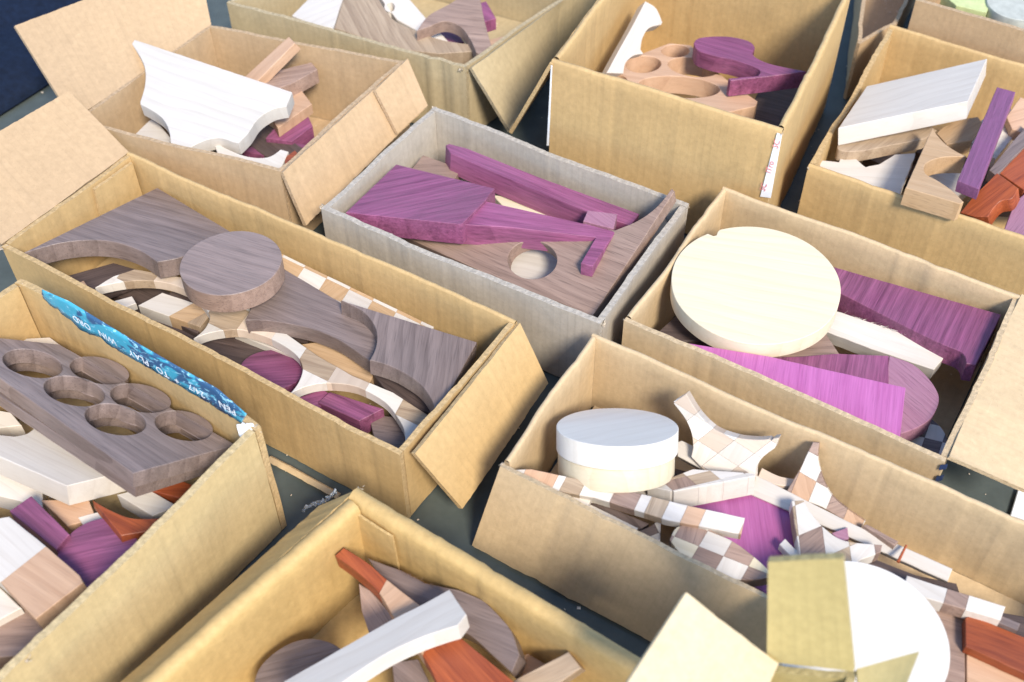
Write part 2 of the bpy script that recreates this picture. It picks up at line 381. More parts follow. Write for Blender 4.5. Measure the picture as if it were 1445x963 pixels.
# ------------------------------------------------------------------ cardboard
def panel(name, parent, a, b, c, d, mat, t=.0035, bow=.0012, rag=.0003, fold=False, nu=None, nv=None, seed=None, crease=None, sag=0):
    """sheet of corrugated board: a-b is the rim, d-c the bottom (world points); bends a little, frayed on its cut edges"""
    SEED[0] += 1; s = SEED[0]*5.3 if seed is None else seed
    Lu = (b-a).length; Lv = (d-a).length
    nu = nu or max(6, int(Lu/.0035)); nv = nv or max(4, int(Lv/.012))
    n = (b-a).cross(d-a).normalized()
    cr = random.Random(int(s*100)); crease = list(crease or []) + [(cr.uniform(.06, .94), cr.uniform(.0022, .0045), cr.choice((-1, 1))*cr.uniform(.0003, .0008)) for _ in range(int(Lu/.05))]
    V = []; UV = []; F = []; FM = []
    def pos(i, j):
        u, v = i/nu, j/nv
        p = a.lerp(b, u).lerp(d.lerp(c, u), v)
        q = Vector((u*Lu*9+s, v*Lv*9, s*.3))
        env = (4*u*(1-u))**.6
        k = bow*mn.noise(q)*1.6*env + bow*.35*mn.noise(q*4.1)
        if crease:
            for (cu, cw, ch) in crease:
                k += ch*math.exp(-((u-cu)*Lu/cw)**2)
        k += sag*env*(1-v)
        p = p + n*k
        if j == 0: p.z += rag*2.2*mn.noise(q*5.3+Vector((3, 1, 2))) + rag*random.uniform(-.5, .5) + .0009*mn.noise(q*.8)
        elif j == nv: p = p + (p-a.lerp(b, u)).normalized()*rag*random.uniform(-1, 1)
        return p
    for side in (1, -1):
        for j in range(nv+1):
            for i in range(nu+1):
                V.append(pos(i, j)+n*(t/2*side)); UV.append((i/nu*Lu, j/nv*Lv))
    S = (nu+1)*(nv+1)
    def ix(i, j, side): return j*(nu+1)+i+(0 if side > 0 else S)
    for j in range(nv):
        for i in range(nu):
            F.append((ix(i, j, 1), ix(i, j+1, 1), ix(i+1, j+1, 1), ix(i+1, j, 1))); FM.append(0)
            F.append((ix(i, j, -1), ix(i+1, j, -1), ix(i+1, j+1, -1), ix(i, j+1, -1))); FM.append(0)
    if fold:       # folded rim: rounded over, same paper
        prev = [ix(i, 0, 1) for i in range(nu+1)]
        for k in range(1, 4):
            th = math.pi*k/4; row = []
            for i in range(nu+1):
                m = (V[ix(i, 0, 1)]+V[ix(i, 0, -1)])/2
                row.append(len(V)); V.append(m+n*(t/2*math.cos(th))+Vector((0, 0, t*.45*math.sin(th)))); UV.append((i/nu*Lu, -t*k/4))
            for i in range(nu): F.append((prev[i], prev[i+1], row[i+1], row[i])); FM.append(0)
            prev = row
        row = [ix(i, 0, -1) for i in range(nu+1)]
        for i in range(nu): F.append((prev[i], prev[i+1], row[i+1], row[i])); FM.append(0)
    else:
        for i in range(nu): F.append((ix(i, 0, 1), ix(i+1, 0, 1), ix(i+1, 0, -1), ix(i, 0, -1))); FM.append(1)
    for i in range(nu): F.append((ix(i+1, nv, 1), ix(i, nv, 1), ix(i, nv, -1), ix(i+1, nv, -1))); FM.append(1)
    for j in range(nv):
        F.append((ix(0, j+1, 1), ix(0, j, 1), ix(0, j, -1), ix(0, j+1, -1))); FM.append(1)
        F.append((ix(nu, j, 1), ix(nu, j+1, 1), ix(nu, j+1, -1), ix(nu, j, -1))); FM.append(1)
    me = bpy.data.meshes.new(name)
    off = parent.location if parent else Vector()
    me.from_pydata([v-off for v in V], [], F)
    uvl = me.uv_layers.new(name='UVMap')
    for l in me.loops: uvl.data[l.index].uv = UV[l.vertex_index]
    me.materials.append(MATS[mat]); me.materials.append(MATS[mat+'_edge'])
    for p, k in zip(me.polygons, FM): p.material_index = k
    finish(me, 50)
    return link(name, me, parent)
def flat(v, z): return Vector((v.x, v.y, z))
BOX = {}
def box(key, label, mat, rim, z, t=.0045, fold=(), skip=(), lean=None, bow=.0022, walls_mat=None, crease=None, sag=None):
    """rim corners in world: near-left, far-left, far-right, near-right"""
    c = sum(rim, Vector())/4
    e = bpy.data.objects.new('cardboard_box', None); COL.objects.link(e); e.location = (c.x, c.y, 0); e.empty_display_size = .05
    tag(e, label, 'box')
    NL, FL, FR, NR = rim
    h = t/2
    def ins(p): d = flat(c-p, 0).normalized(); return p+d*h*1.4
    NL, FL, FR, NR = [ins(p) for p in (NL, FL, FR, NR)]
    ring = dict(near=(NL, NR), left=(FL, NL), far=(FR, FL), right=(NR, FR))
    for k, (a, b) in ring.items():
        if k in skip: continue
        d = (b-a).normalized()
        if k in ('left', 'right'): a, b = a+d*(h+.0006), b-d*(h+.0006)
        else: a, b = a-d*h, b+d*h
        panel('wall', e, a, b, flat(b, .0015), flat(a, .0015), (walls_mat or {}).get(k, mat), t, bow, fold=k in fold, crease=(crease or {}).get(k), sag=(sag or {}).get(k, 0))
    q = [flat(p+flat(c-p, 0).normalized()*.006, .004) for p in (NL, FL, FR, NR)]
    panel('bottom', e, q[1], q[2], q[3], q[0], mat, .003, .0004)
    BOX[key] = dict(e=e, rim=(NL, FL, FR, NR), z=z, mat=mat)
    return e
def px_rim(pts, z): return [U(x, y, z) for x, y in pts]
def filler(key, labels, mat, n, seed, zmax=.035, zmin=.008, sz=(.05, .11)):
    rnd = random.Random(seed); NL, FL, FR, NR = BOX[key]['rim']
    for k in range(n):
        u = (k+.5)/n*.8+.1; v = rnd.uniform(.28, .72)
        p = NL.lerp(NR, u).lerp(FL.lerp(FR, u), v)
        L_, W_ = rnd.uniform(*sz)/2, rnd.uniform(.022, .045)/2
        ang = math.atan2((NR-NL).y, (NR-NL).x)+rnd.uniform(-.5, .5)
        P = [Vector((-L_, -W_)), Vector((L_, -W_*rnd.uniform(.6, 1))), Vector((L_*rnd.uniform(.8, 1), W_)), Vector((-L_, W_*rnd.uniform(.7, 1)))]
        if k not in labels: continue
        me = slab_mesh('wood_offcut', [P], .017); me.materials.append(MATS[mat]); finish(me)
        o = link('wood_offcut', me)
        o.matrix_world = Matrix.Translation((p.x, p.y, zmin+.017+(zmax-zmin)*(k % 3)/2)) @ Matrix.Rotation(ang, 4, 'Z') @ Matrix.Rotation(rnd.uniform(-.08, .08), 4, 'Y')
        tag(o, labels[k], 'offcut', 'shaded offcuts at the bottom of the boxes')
# ================================================================== setting
def sheet(name, x0, x1, y0, y1, nx, ny, fz, mat):
    V = [(x0+(x1-x0)*i/nx, y0+(y1-y0)*j/ny, fz(x0+(x1-x0)*i/nx, y0+(y1-y0)*j/ny)) for j in range(ny+1) for i in range(nx+1)]
    F = [(j*(nx+1)+i, j*(nx+1)+i+1, (j+1)*(nx+1)+i+1, (j+1)*(nx+1)+i) for j in range(ny) for i in range(nx)]
    me = bpy.data.meshes.new(name); me.from_pydata(V, [], F); me.materials.append(MATS[mat]); finish(me, 80)
    return link(name, me)
tag(sheet('table_top', -2.2, 2.2, -.6, 3.2, 60, 50, lambda x, y: .0006*mn.noise(Vector((x*9, y*9, 0)))-.0008, 'table'), kind='structure')

# navy cloth draped beyond the boxes, upper left
ca, cb, cc, cd = U(-260, 330, 0), U(-20, 198, 0), U(330, -40, 0), U(-200, -400, 0)
def cloth():
    nx, ny = 50, 50; V = []; F = []
    d0 = (cc-ca).normalized(); nrm = Vector((-d0.y, d0.x, 0))
    for j in range(ny+1):
        for i in range(nx+1):
            u, v = i/nx, j/ny
            p = ca + d0*(u*1.5-.3) + nrm*(v*.8-.012*mn.noise(Vector((u*5, 0, 2))))
            z = .004+.03*min(1, v*9)*(1+.9*mn.noise(Vector((u*2.2+v*3, v*9-u*2, 1.3))))+.012*math.sin(v*34+u*3+2*mn.noise(Vector((u*4, v*2, 0))))*min(1, v*10)
            V.append((p.x, p.y, max(.003, z)))
    for j in range(ny):
        for i in range(nx):
            k = j*(nx+1)+i; F.append((k, k+1, k+nx+2, k+nx+1))
    me = bpy.data.meshes.new('navy_cloth'); me.from_pydata(V, [], F); me.materials.append(MATS['navy']); finish(me, 80)
    o = link('navy_cloth', me); md = o.modifiers.new('thick', 'SOLIDIFY'); md.thickness = .0015
    return o
tag(cloth(), 'dark navy cloth lying in soft folds in the upper left corner', 'cloth')

# ================================================================== boxes
def rect(nl, fl, nr_dir, L):
    """complete a rim from two corners and the direction / length of the long side"""
    d = flat(nr_dir-nl, 0).normalized()*L
    return [nl, fl, fl+d, nl+d]
zA, zB, zC, zD, zF, zG, zH, zI, zJ, zK, zL = .105, .10, .165, .095, .095, .095, .095, .095, .138, .106, .175
# A: upper left, flaps open
bA = box('A', 'open brown box in the upper left with a tall white maple ornament standing in it', 'card_brown', px_rim([(101, 171), (296, 36), (571, 87), (395, 243)], zA), zA, .0045)
panel('flap', bA, U(297, 36, zA-.001), U(103, 171, zA-.001), U(20, 38, zA+.035), U(278, -60, zA+.045), 'card_brown', .004, .002, crease=[(.5, .004, .001)])
panel('flap', bA, U(397, 243, zA), U(572, 86, zA), U(600, 152, zA-.035), U(430, 318, zA-.055), 'card_brown', .0045, .002)
panel('flap', bA, U(528, 128, zA+.003), U(574, 84, zA+.003), U(602, 150, zA-.030), U(560, 190, zA-.036), 'card_brown', .004, .001)
# B: top middle
b1, b2, b3 = U(320, 4, zB), U(657, 96, zB), U(788, 4, zB)
dB = flat(b3-b2, 0).normalized()*.26
bB = box('B', 'greyish brown box cut off by the top edge, left of the tall box', 'card_drab', [b1, b1+dB, b2+dB, b2], zB, .005, crease={'near': [(.86, .004, -.002), (.9, .003, .0015), (.95, .003, -.0015)]})
panel('flap', bB, U(664, 97, zB), U(792, 2, zB), U(800, 50, .03), U(718, 186, .03), 'card_drab', .0045, .0015)
# C: tall box
c1, c2 = U(778, 88, zC), U(1103, 187, zC)
c3 = U(1194, 0, zC); dC = flat(c3-c2, 0).normalized()
dCl = (flat(U(846, 0, zC)-c1, 0).normalized()+dC).normalized()
bC = box('C', 'tall golden brown box with white and red tape on its corner', 'card_gold', [c1, c1+dCl*.29, c2+dC*.29, c2], zC, .006, fold=('near', 'right', 'left'))
panel('flap', bC, U(778, 90, zC-.001), U(850, -4, zC-.001), U(800, 62, .055), U(720, 188, .055), 'card_gold', .004, .001)
# M: box glimpsed behind C and D
bM = box('M', 'brown box in shade squeezed between the tall box and the top right corner box', 'card_brown', px_rim([(1212, 62), (1235, -150), (1330, -110), (1262, 36)], .08), .08)
# D: right top
d1, d2 = U(1140, 235, zD), U(1256, 37, zD)
d3 = U(1445, 340, zD)
bD = box('D', 'golden box at the right edge holding a pale maple block and a purple bar', 'card_gold', rect(d1, d2, d3, .40), zD, .0055, fold=('near', 'far'))
# E: top right corner
e1 = U(1292, 0, .12); e2 = U(1500, 58, .12); de = flat(e2-e1, 0).normalized(); dn = Vector((-de.y, de.x, 0))
bE = box('E', 'brown box in the top right corner with a green piece in it', 'card_brown', [e1, e1+dn*.2, e1+dn*.2+de*.3, e1+de*.3], .12, .0055)
# F: long walnut box
F_RIM = px_rim([(3, 346), (182, 216), (730, 455), (566, 641)], zF)
bF = box('F', 'long golden box of walnut pieces with a walnut disc on top', 'card_gold', F_RIM, zF, .0048, fold=('far',))
panel('flap', bF, U(182, 217, zF-.001), U(2, 347, zF-.001), U(-90, 240, zF+.03), U(97, 130, zF+.035), 'card_brown', .0045, .0015)
panel('flap', bF, U(583, 640, zF), U(731, 455, zF), U(771, 541, .045), U(650, 718, .028), 'card_gold', .0045, .001)
panel('flap', bF, U(382, 644, .008), U(480, 697, .008), U(476, 704, .004), U(378, 651, .004), 'card_tan', .003, .0005)
fl, fn = BOX['F']['rim'][1], BOX['F']['rim'][0]
dd = (fn-fl).normalized(); inn = Vector((-dd.y, dd.x, 0)); inn = inn if inn.dot(BOX['F']['rim'][2]-fl) > 0 else -inn
panel('inner_flap', bF, fl+dd*.006+inn*.0062-Vector((0, 0, .004)), fl+dd*.058+inn*.0062-Vector((0, 0, .003)), flat(fl+dd*.066+inn*.0062, .01), flat(fl+dd*.006+inn*.0062, .01), 'card_gold', .0035, .0008)
# G: grey box
bG = box('G', 'pale grey box in the middle full of purple wood', 'card_grey', px_rim([(453, 294), (611, 151), (972, 289), (848, 458)], zG), zG, .0058)
# H: disc and purple boards
bH = box('H', 'tan box on the right holding a big round pale board and purple planks', 'card_tan', px_rim([(880, 452), (1021, 264), (1440, 419), (1334, 652)], zH), zH, .005, fold=('far', 'left'))
panel('flap', bH, U(1338, 646, zH+.001), U(1440, 417, zH+.001), U(1600, 500, zH-.012), U(1475, 706, zH-.022), 'card_tan', .0045, .001, sag=.004)
# I: right front box
i1, i2, i3 = U(707, 655, zI), U(836, 472, zI), U(1445, 739, zI)
di = flat(i3-i2, 0).normalized()
bI = box('I', 'tan box in the right foreground crammed with white and checkered offcuts', 'card_tan', [i1, i2, i2+di*.47, i1+di*.47], zI, .0048, fold=('far', 'left'), skip=('near',))
ia, ib = U(708, 656, zI), i1+di*.47; idn = U(668, 768, .004)-ia
panel('wall', bI, ia, ib, ib+idn, ia+idn, 'card_tan', .0048, .0016, crease=[(.13, .005, .0012), (.2, .004, -.001)])
# J: lower left box
j2, j1, j3 = U(28, 394, zJ), U(368, 602, zJ), U(30, 935, zJ)
dj1 = flat(j3-j1, 0).normalized(); dj2 = flat(j2-j1, 0).normalized()
bJ = box('J', 'yellow-brown box in the lower left with a blue printed strip along its rim', 'card_straw', [j1+dj1*.30+dj2*.30, j2+dj1*.30*0+Vector((0, 0, 0)), j1, j1+dj1*.30], zJ, .006, walls_mat={'far': 'card_gold', 'left': 'card_gold'}, sag={'far': -.006})
# K: front middle box
k1, k2, k3 = U(508, 691, zK), U(200, 963, zK), U(905, 931, zK)
dk1 = flat(k2-k1, 0).normalized(); dk2 = flat(k3-k1, 0).normalized()
bK = box('K', 'honey coloured box at the bottom centre with thick folded rim and orange-red wood', 'card_honey', [k1+dk1*.30, k1, k1+dk2*.32, k1+dk1*.30+dk2*.32], zK, .014, fold=('far', 'left', 'right', 'near'), bow=.001)
panel('flap', bK, U(503, 694, zK+.002), U(180, 985, zK+.002), U(150, 985, zK-.022), U(452, 716, zK-.022), 'card_honey', .003, .0008)
pin = (k1+dk2*.5*.3+dk1*.15-k1).normalized()
kn = Vector((dk2.y, -dk2.x, 0)); kn = kn if kn.dot(dk1) > 0 else -kn
panel('inner_flap', bK, k1+dk2*.012+kn*.0172-Vector((0, 0, .002)), k1+dk2*.046+kn*.0172-Vector((0, 0, .004)), flat(k1+dk2*.05+kn*.0172, .008), flat(k1+dk2*.012+kn*.0172, .008), 'card_honey', .002, .0006)
# L: bottom right box, only its flaps reach into the picture
l0, l1 = U(1082, 934, .168), U(1206, 946, .184)
dl = flat(l1-l0, 0).normalized(); ln = Vector((dl.y, -dl.x, 0))
bL = box('L', 'yellow box at the bottom right edge, only its open flaps in view', 'card_yellow', [l0+ln*.10, l0, l1, l1+ln*.10], zL, .005)
panel('flap', bL, U(1085, 789, .262), U(1190, 784, .285), U(1206, 944, .186), U(1083, 931, .170), 'card_yellow', .0045, .0008)
panel('flap', bL, U(966, 838, zL+.03), U(1096, 938, zL), U(1050, 1040, zL), U(870, 985, zL+.025), 'card_pale', .0045, .001, crease=[(.62, .002, -.0012)])
panel('flap', bL, U(1208, 946, .185), U(1297, 921, .19), U(1262, 1010, .19), U(1215, 1030, .18), 'card_yellow', .0045, .0008)

# ================================================================== wood in box F
WO = 'wood_offcut'
piece(WO, 'large dark walnut plate with two scooped edges at the left end of the long box', 'offcut', 'walnut',
      [(31, 358), (222, 265), (332, 331)] + cv((332, 331), (290, 348), (256, 363), (222, 370)) + cv((222, 370), (198, 354), (163, 342), (125, 339), (81, 344), (31, 358)),
      [(31, 358, .090), (222, 265, .070), (332, 331, .076)], .02, ((130, 310), (300, 360)))
disc('wood_disc', 'round walnut disc with a pale saw-cut edge lying on top in the long box', 'disc', 'walnut_mid', 326, 370, .108, 71, .021, 4, 90, (1, -.45), amp=.001, wavy=.012, side='walnut_pale')
piece(WO, 'walnut plate with a concave front edge tucked under the walnut disc', 'offcut', 'walnut',
      [(346, 452), (372, 398), (400, 379), (482, 428), (540, 470), (526, 512)] + cv((526, 512), (514, 504), (480, 481), (442, 465), (401, 456), (369, 452), (346, 452)),
      [(346, 452, .074), (400, 379, .076), (526, 512, .072)], .019, ((350, 440), (520, 500)))
piece(WO, 'square-ended walnut plate with nail hole and two scoops, right end of long box', 'offcut', 'walnut',
      [(481, 424), (673, 483), (615, 589)] + cv((615, 589), (611, 568), (596, 545), (573, 528), (549, 516), (522, 508)) + cv((522, 508), (530, 492), (532, 472), (526, 455), (510, 438), (481, 424)),
      [(481, 424, .093), (673, 483, .082), (615, 589, .082)], .02, ((575, 450), (560, 530)))
piece('checkered_board', 'tan and white checkered strip against the back wall of the long box', 'offcut', 'maple',
      [(385, 352), (612, 461), (592, 482), (365, 376)], .062, .014, blocks=dict(g=((398, 363), (429, 378), (386, 380)), c=lambda i, j: ('oak_tan', 'maple')[(i+j) % 2]))
piece('checkered_board', 'long scalloped frame of pale checkered blocks along the front of the long box', 'offcut', 'maple',
      [(134, 406), (160, 390), (190, 380), (260, 392), (330, 420), (400, 468), (448, 502), (497, 530), (555, 554), (609, 589), (588, 632), (572, 622)] +
      cv((572, 622), (570, 606), (561, 589), (544, 568), (516, 551), (491, 543), (456, 541), (430, 546), (409, 556)) +
      cv((409, 556), (421, 540), (427, 521), (422, 506), (411, 495), (392, 483), (372, 474), (343, 466), (320, 466), (295, 470), (273, 478)) +
      cv((273, 478), (289, 464), (296, 448), (291, 437), (279, 422), (260, 408), (233, 399), (204, 396), (172, 398), (151, 402), (134, 406)),
      .058, .011, blocks=dict(g=((310, 420), (352, 440), (286, 452)), c=lambda i, j: ('maple', 'maple_warm', 'maple', 'maple_white', 'maple_warm', 'ash')[(i*2+j*3) % 6]))
piece('laminated_block', 'small block glued from white and brown wood beside the scalloped frame', 'block', 'maple',
      [(195, 431), (229, 413), (302, 437), (283, 462)], .047, .017, blocks=dict(g=((195, 431), (243, 446), (229, 413)), us=[-1, 0.95, 1.5, 4], vs=[-3, 4], c=lambda i, j: ('maple', 'oak_tan', 'ash')[i]))
disc('wood_disc', 'small purple disc in the front scoop of the long box', 'disc', 'purpleheart', 384, 521, .042, 46, .022, 12, 70, wavy=.03)
piece('wood_block', 'dark purple block with striped end grain at the front of the long box', 'block', 'purpleheart', [(449, 568), (465, 553), (541, 577), (507, 594)], .045, .022, ((449, 568), (507, 594)))
piece('wood_block', 'purple block half hidden left of the striped purple block', 'block', 'purpleheart', [(408, 566), (455, 549), (466, 556), (440, 590)], .042, .018)
piece(WO, 'dark walnut board lying in shade under the large walnut plate', 'offcut', 'walnut_shaded', [(86, 392), (160, 371), (205, 384), (125, 416)], .05, .016, ((86, 392), (160, 371)))
piece(WO, 'long dark walnut board under the front scallops of the long box', 'offcut', 'walnut_shaded', [(140, 425), (280, 455), (430, 505), (410, 545), (240, 475)], .032, .014, ((140, 425), (430, 505)))
piece(WO, 'dark walnut piece in the near right corner of the long box', 'offcut', 'walnut', [(520, 585), (575, 590), (620, 600), (580, 650), (530, 625)], .034, .016)
piece(WO, 'plain tan block under the walnut plates in the middle of the long box', 'offcut', 'oak_tan', [(425, 486), (470, 480), (530, 520), (520, 545), (470, 528)], .046, .016, ((425, 486), (530, 520)))
piece(WO, 'dark walnut wedge under the square-ended walnut plate', 'offcut', 'walnut_shaded', [(520, 520), (600, 540), (615, 585), (560, 570)], .05, .014, ((520, 520), (615, 585)))
piece(WO, 'thin cream slice in the shade left of the laminated block', 'offcut', 'maple', [(150, 428), (186, 418), (192, 428), (160, 440)], .046, .009)
piece(WO, 'small tan chip beside the left tip of the scalloped frame', 'offcut', 'alder', [(101, 402), (118, 396), (126, 408), (112, 414)], .056, .010)
piece('wood_strip', 'slim pale strip under the concave walnut plate', 'strip', 'maple', [(330, 470), (336, 462), (430, 500), (425, 508)], .040, .009)
filler('F', {0: 'shaded walnut scrap on the box bottom under the large scooped walnut plate', 1: 'shaded walnut scrap behind the small laminated block in the long box', 2: 'shaded walnut scrap just behind the small purple disc', 4: 'shaded walnut scrap deep under the square-ended walnut plate'}, 'walnut_shaded', 5, 3)

# ================================================================== wood in box G
piece('wood_board', 'wide flat purple board at the left end of the grey box', 'board', 'purpleheart', [(488, 300), (559, 232), (698, 266), (684, 284), (651, 317)],
      [(488, 300, .092), (559, 232, .088), (698, 266, .094)], .025, ((500, 300), (640, 270)))
piece(WO, 'purple L-shaped bar ending in a short arm in the middle of the grey box', 'offcut', 'purpleheart', [(652, 317), (685, 284), (830, 317), (869, 327), (836, 376), (820, 371), (841, 335), (720, 321)],
      [(652, 317, .092), (685, 284, .092), (836, 376, .094)], .026, ((652, 300), (840, 325)))
piece('wood_bar', 'long purple bar with rounded end along the back of the grey box', 'bar', 'purpleheart', [(629, 205), (634, 203), (660, 210), (760, 250), (902, 302), (890, 318), (832, 300), (760, 270), (680, 236), (636, 216)],
      [(629, 205, .090), (902, 302, .080), (760, 270, .086)], .026, ((640, 208), (890, 310)))
piece('wood_block', 'short pinkish purple block crossing the bar behind the L-shaped piece', 'block', 'purpleheart_dull', [(829, 297), (871, 302), (866, 323), (823, 312)], .092, .018, ((829, 297), (866, 323)))
piece('wood_board', 'broad reddish walnut board with a round hole and an upswept corner in the grey box', 'board', 'walnut_pale',
      [(530, 316), (600, 300), (760, 316), (868, 325)] + cv((868, 325), (901, 311), (928, 291), (948, 266)) + [(952, 270), (906, 340), (836, 446), (690, 388)],
      [(530, 316, .052), (836, 446, .072), (950, 268, .114)], .016, ((560, 330), (720, 400)), holes=[ell(751, 367, 35, 27)])
piece(WO, 'thin tan strip showing along the right side of the reddish walnut board', 'strip', 'ash', [(938, 308), (945, 318), (880, 415), (845, 440), (852, 425)], [(938, 308, .075), (945, 318, .075), (845, 440, .055)], .012)
piece(WO, 'grey-brown offcut at the back left corner of the grey box', 'offcut', 'walnut_pale', [(580, 240), (597, 219), (650, 238), (640, 256)], .068, .018)
piece(WO, 'cream maple scrap added under the hole in place of its pale inner wall', 'offcut', 'maple', [(690, 350), (800, 330), (820, 378), (720, 412)], .048, .013)  # stand-in added so the hole shows bright, in place of its lit inner wall
piece(WO, 'cream scrap in the gap behind the purple L-shaped bar', 'offcut', 'pine', [(695, 275), (760, 284), (800, 312), (720, 302)], .06, .016)

# ================================================================== wood in box H
disc('wood_disc', 'big round cream board with a small bite in its rim', 'disc', 'pine', 1066, 399, .100, 118, .018, 1.5, 200, (1, -.3), notch=[(130.5, 3.6, .006)], n=150, wavy=.012)
piece('wood_board', 'dark purple plank with a knot at the back right of the tan box', 'board', 'purpleheart',
      [(1130, 362), (1184, 379), (1413, 444), (1377, 515), (1364, 513)] + cv((1364, 513), (1358, 498), (1330, 486), (1284, 464), (1184, 413)) + [(1130, 392)],
      [(1130, 362, .072), (1413, 444, .080), (1364, 513, .080)], .022, ((1300, 410), (1270, 470)))
piece('wood_bar', 'white maple bar with frayed edge right of the round cream board', 'bar', 'maple', [(1150, 432), (1188, 441), (1260, 466), (1340, 493), (1318, 522), (1230, 493), (1150, 462)],
      [(1150, 432, .066), (1340, 493, .066), (1318, 522, .060)], .018, ((1150, 440), (1330, 505)), amp=.0007)
piece('wood_board', 'bright magenta tapered plank along the near wall of the tan box', 'board', 'purpleheart_bright', [(944, 480), (1085, 503), (1278, 547), (1270, 620), (1170, 583), (1050, 530)],
      [(944, 480, .085), (1278, 547, .094), (1270, 620, .090)], .018, ((1100, 500), (1090, 560)))
piece(WO, 'dusky purple plank leading up to the pinkish rounded end', 'offcut', 'purpleheart', [(1080, 505), (1130, 503), (1182, 499), (1254, 502), (1254, 560), (1150, 560)], .072, .018, ((1140, 500), (1130, 550)))
piece('wood_disc', 'pinkish purple rounded end piece in the near right corner of the tan box', 'disc', 'purpleheart_dull',
      [(1255, 502)] + cv((1255, 502), (1288, 514), (1312, 536), (1325, 561), (1317, 586), (1298, 602), (1272, 612)) + [(1245, 600)], .071, .018, amp=.0006)
piece('checkered_board', 'grey and white checkered scrap below the pinkish rounded end', 'offcut', 'maple', [(1270, 600), (1310, 588)] + cv((1310, 588), (1328, 603), (1338, 625), (1330, 648)) + [(1290, 640)], .045, .014,
      blocks=dict(g=((1305, 618), (1330, 624), (1312, 598)), c=lambda i, j: ('maple', 'walnut')[(i+j) % 2]))
piece(WO, 'walnut corner showing under the front of the round cream board', 'offcut', 'walnut_pale', [(1050, 500), (1165, 470), (1184, 499), (1090, 508)], .068, .014)
piece(WO, 'dark walnut piece in shade left of the round cream board', 'offcut', 'walnut_shaded', [(925, 472), (960, 440), (1020, 480), (960, 482)], .06, .014)

# ================================================================== wood in box I
disc('wood_disc', 'pale maple disc on top of a tilted pair in the right foreground box', 'disc', 'maple_white', 871, 602, .098, 86, .0195, 33, 90, (1, .6))
c0 = U(871, 602, .098); nz = Vector((0, math.sin(R(33)), math.cos(R(33)))); c0 = c0 - nz*.0205
o = disc('wood_disc', 'lower maple disc of the tilted pair in the right foreground box', 'disc', 'pine', 871, 602, .098, 83, .019, 33, 90, (1, -.4))
o.location = c0 + Vector((-.0005, .0008, -.0006))
CH = lambda *a: (lambda i, j: a[(i+j) % len(a)])
piece('checkered_board', 'white and tan three-pointed concave piece leaning on the back wall of the right foreground box', 'offcut', 'maple',
      [(949, 568), (968, 556)] + cv((968, 556), (987, 586), (1010, 607), (1040, 618), (1072, 621), (1099, 618)) + cv((1093, 633), (1076, 646), (1066, 662), (1066, 682)) + [(1000, 672), (975, 645)] + cv((978, 633), (976, 613), (967, 592), (949, 568)),
      [(958, 562, .102), (1098, 622, .098), (1020, 660, .066)], .013, blocks=dict(g=((1013, 640), (1036, 622), (985, 622)), c=CH('maple', 'maple', 'maple_warm')))
piece('wood_strip', 'long thin white maple strip running the length of the right foreground box', 'strip', 'maple', [(956, 624), (962, 622), (1062, 668), (1200, 738), (1344, 803), (1337, 821), (1180, 750), (1040, 690), (956, 644)],
      [(956, 624, .062), (1344, 803, .068), (1040, 690, .057)], .012, ((956, 630), (1337, 812)))
piece('checkered_board', 'checkered wedge with a bright white sawn face in the right foreground box', 'offcut', 'maple', [(914, 686), (978, 662), (1065, 668), (1066, 672), (951, 694)], [(914, 686, .078), (978, 662, .076), (1066, 672, .080)], .021,
      blocks=dict(g=((951, 694), (985, 686), (935, 680)), vs=[-2, .12, 1, 2, 3, 4], c=lambda i, j: 'maple' if j == 0 else ('ash', 'maple', 'walnut_pale')[(i+j) % 3]))
piece('checkered_bar', 'long striped bar of white and brown blocks in front of the maple discs', 'bar', 'maple', [(718, 663), (750, 662), (870, 688), (960, 711), (1051, 731), (1046, 754), (940, 734), (840, 703), (760, 689), (735, 678)],
      [(718, 663, .086), (1051, 731, .092), (940, 734, .086)], .014, blocks=dict(g=((720, 668), (754, 677), (735, 640)), us=[-1, .5, 1.8, 2.1, 2.9, 4.1, 5.1, 5.5, 6.2, 6.9, 7.6, 9.1, 12], vs=[-4, 5],
      c=lambda i, j: ('maple', 'alder', 'maple', 'ash', 'maple', 'walnut_pale', 'maple', 'ash', 'maple', 'alder', 'maple', 'alder')[i]))
piece('wood_board', 'broad lilac purple board with a curved top in the right foreground box', 'board', 'purpleheart_bright', [(970, 716)] + cv((980, 712), (1012, 699), (1063, 690), (1100, 693), (1119, 705)) + [(1136, 800), (1085, 840), (1030, 810), (985, 770)], .056, .017, ((1060, 700), (1075, 800)))
piece('checkered_board', 'oval checkered paddle of white, tan and walnut squares in the right foreground box', 'offcut', 'maple', cv((945, 762), (954, 745), (975, 740), (1000, 747), (1045, 771), (1087, 808), (1078, 817), (1040, 818), (1000, 806), (966, 788), (945, 762)),
      [(945, 762, .078), (1087, 808, .080), (1000, 806, .076)], .015, blocks=dict(g=((986, 771), (1021, 785), (973, 793)), c=lambda i, j: ('walnut_pale', 'maple', 'walnut_pale', 'pine')[(i+j*3) % 4]))
piece('checkered_board', 'narrow checkered shard standing against the back wall, right of the three-pointed piece', 'offcut', 'maple', [(1147, 624), (1156, 625)] + cv((1156, 625), (1154, 648), (1163, 680), (1180, 706), (1221, 736)) + [(1214, 748), (1160, 716), (1108, 697), (1130, 660)],
      [(1151, 624, .095), (1221, 736, .064), (1108, 697, .062)], .013, blocks=dict(g=((1152, 680), (1176, 694), (1164, 650)), c=CH('maple', 'walnut_pale', 'alder')))
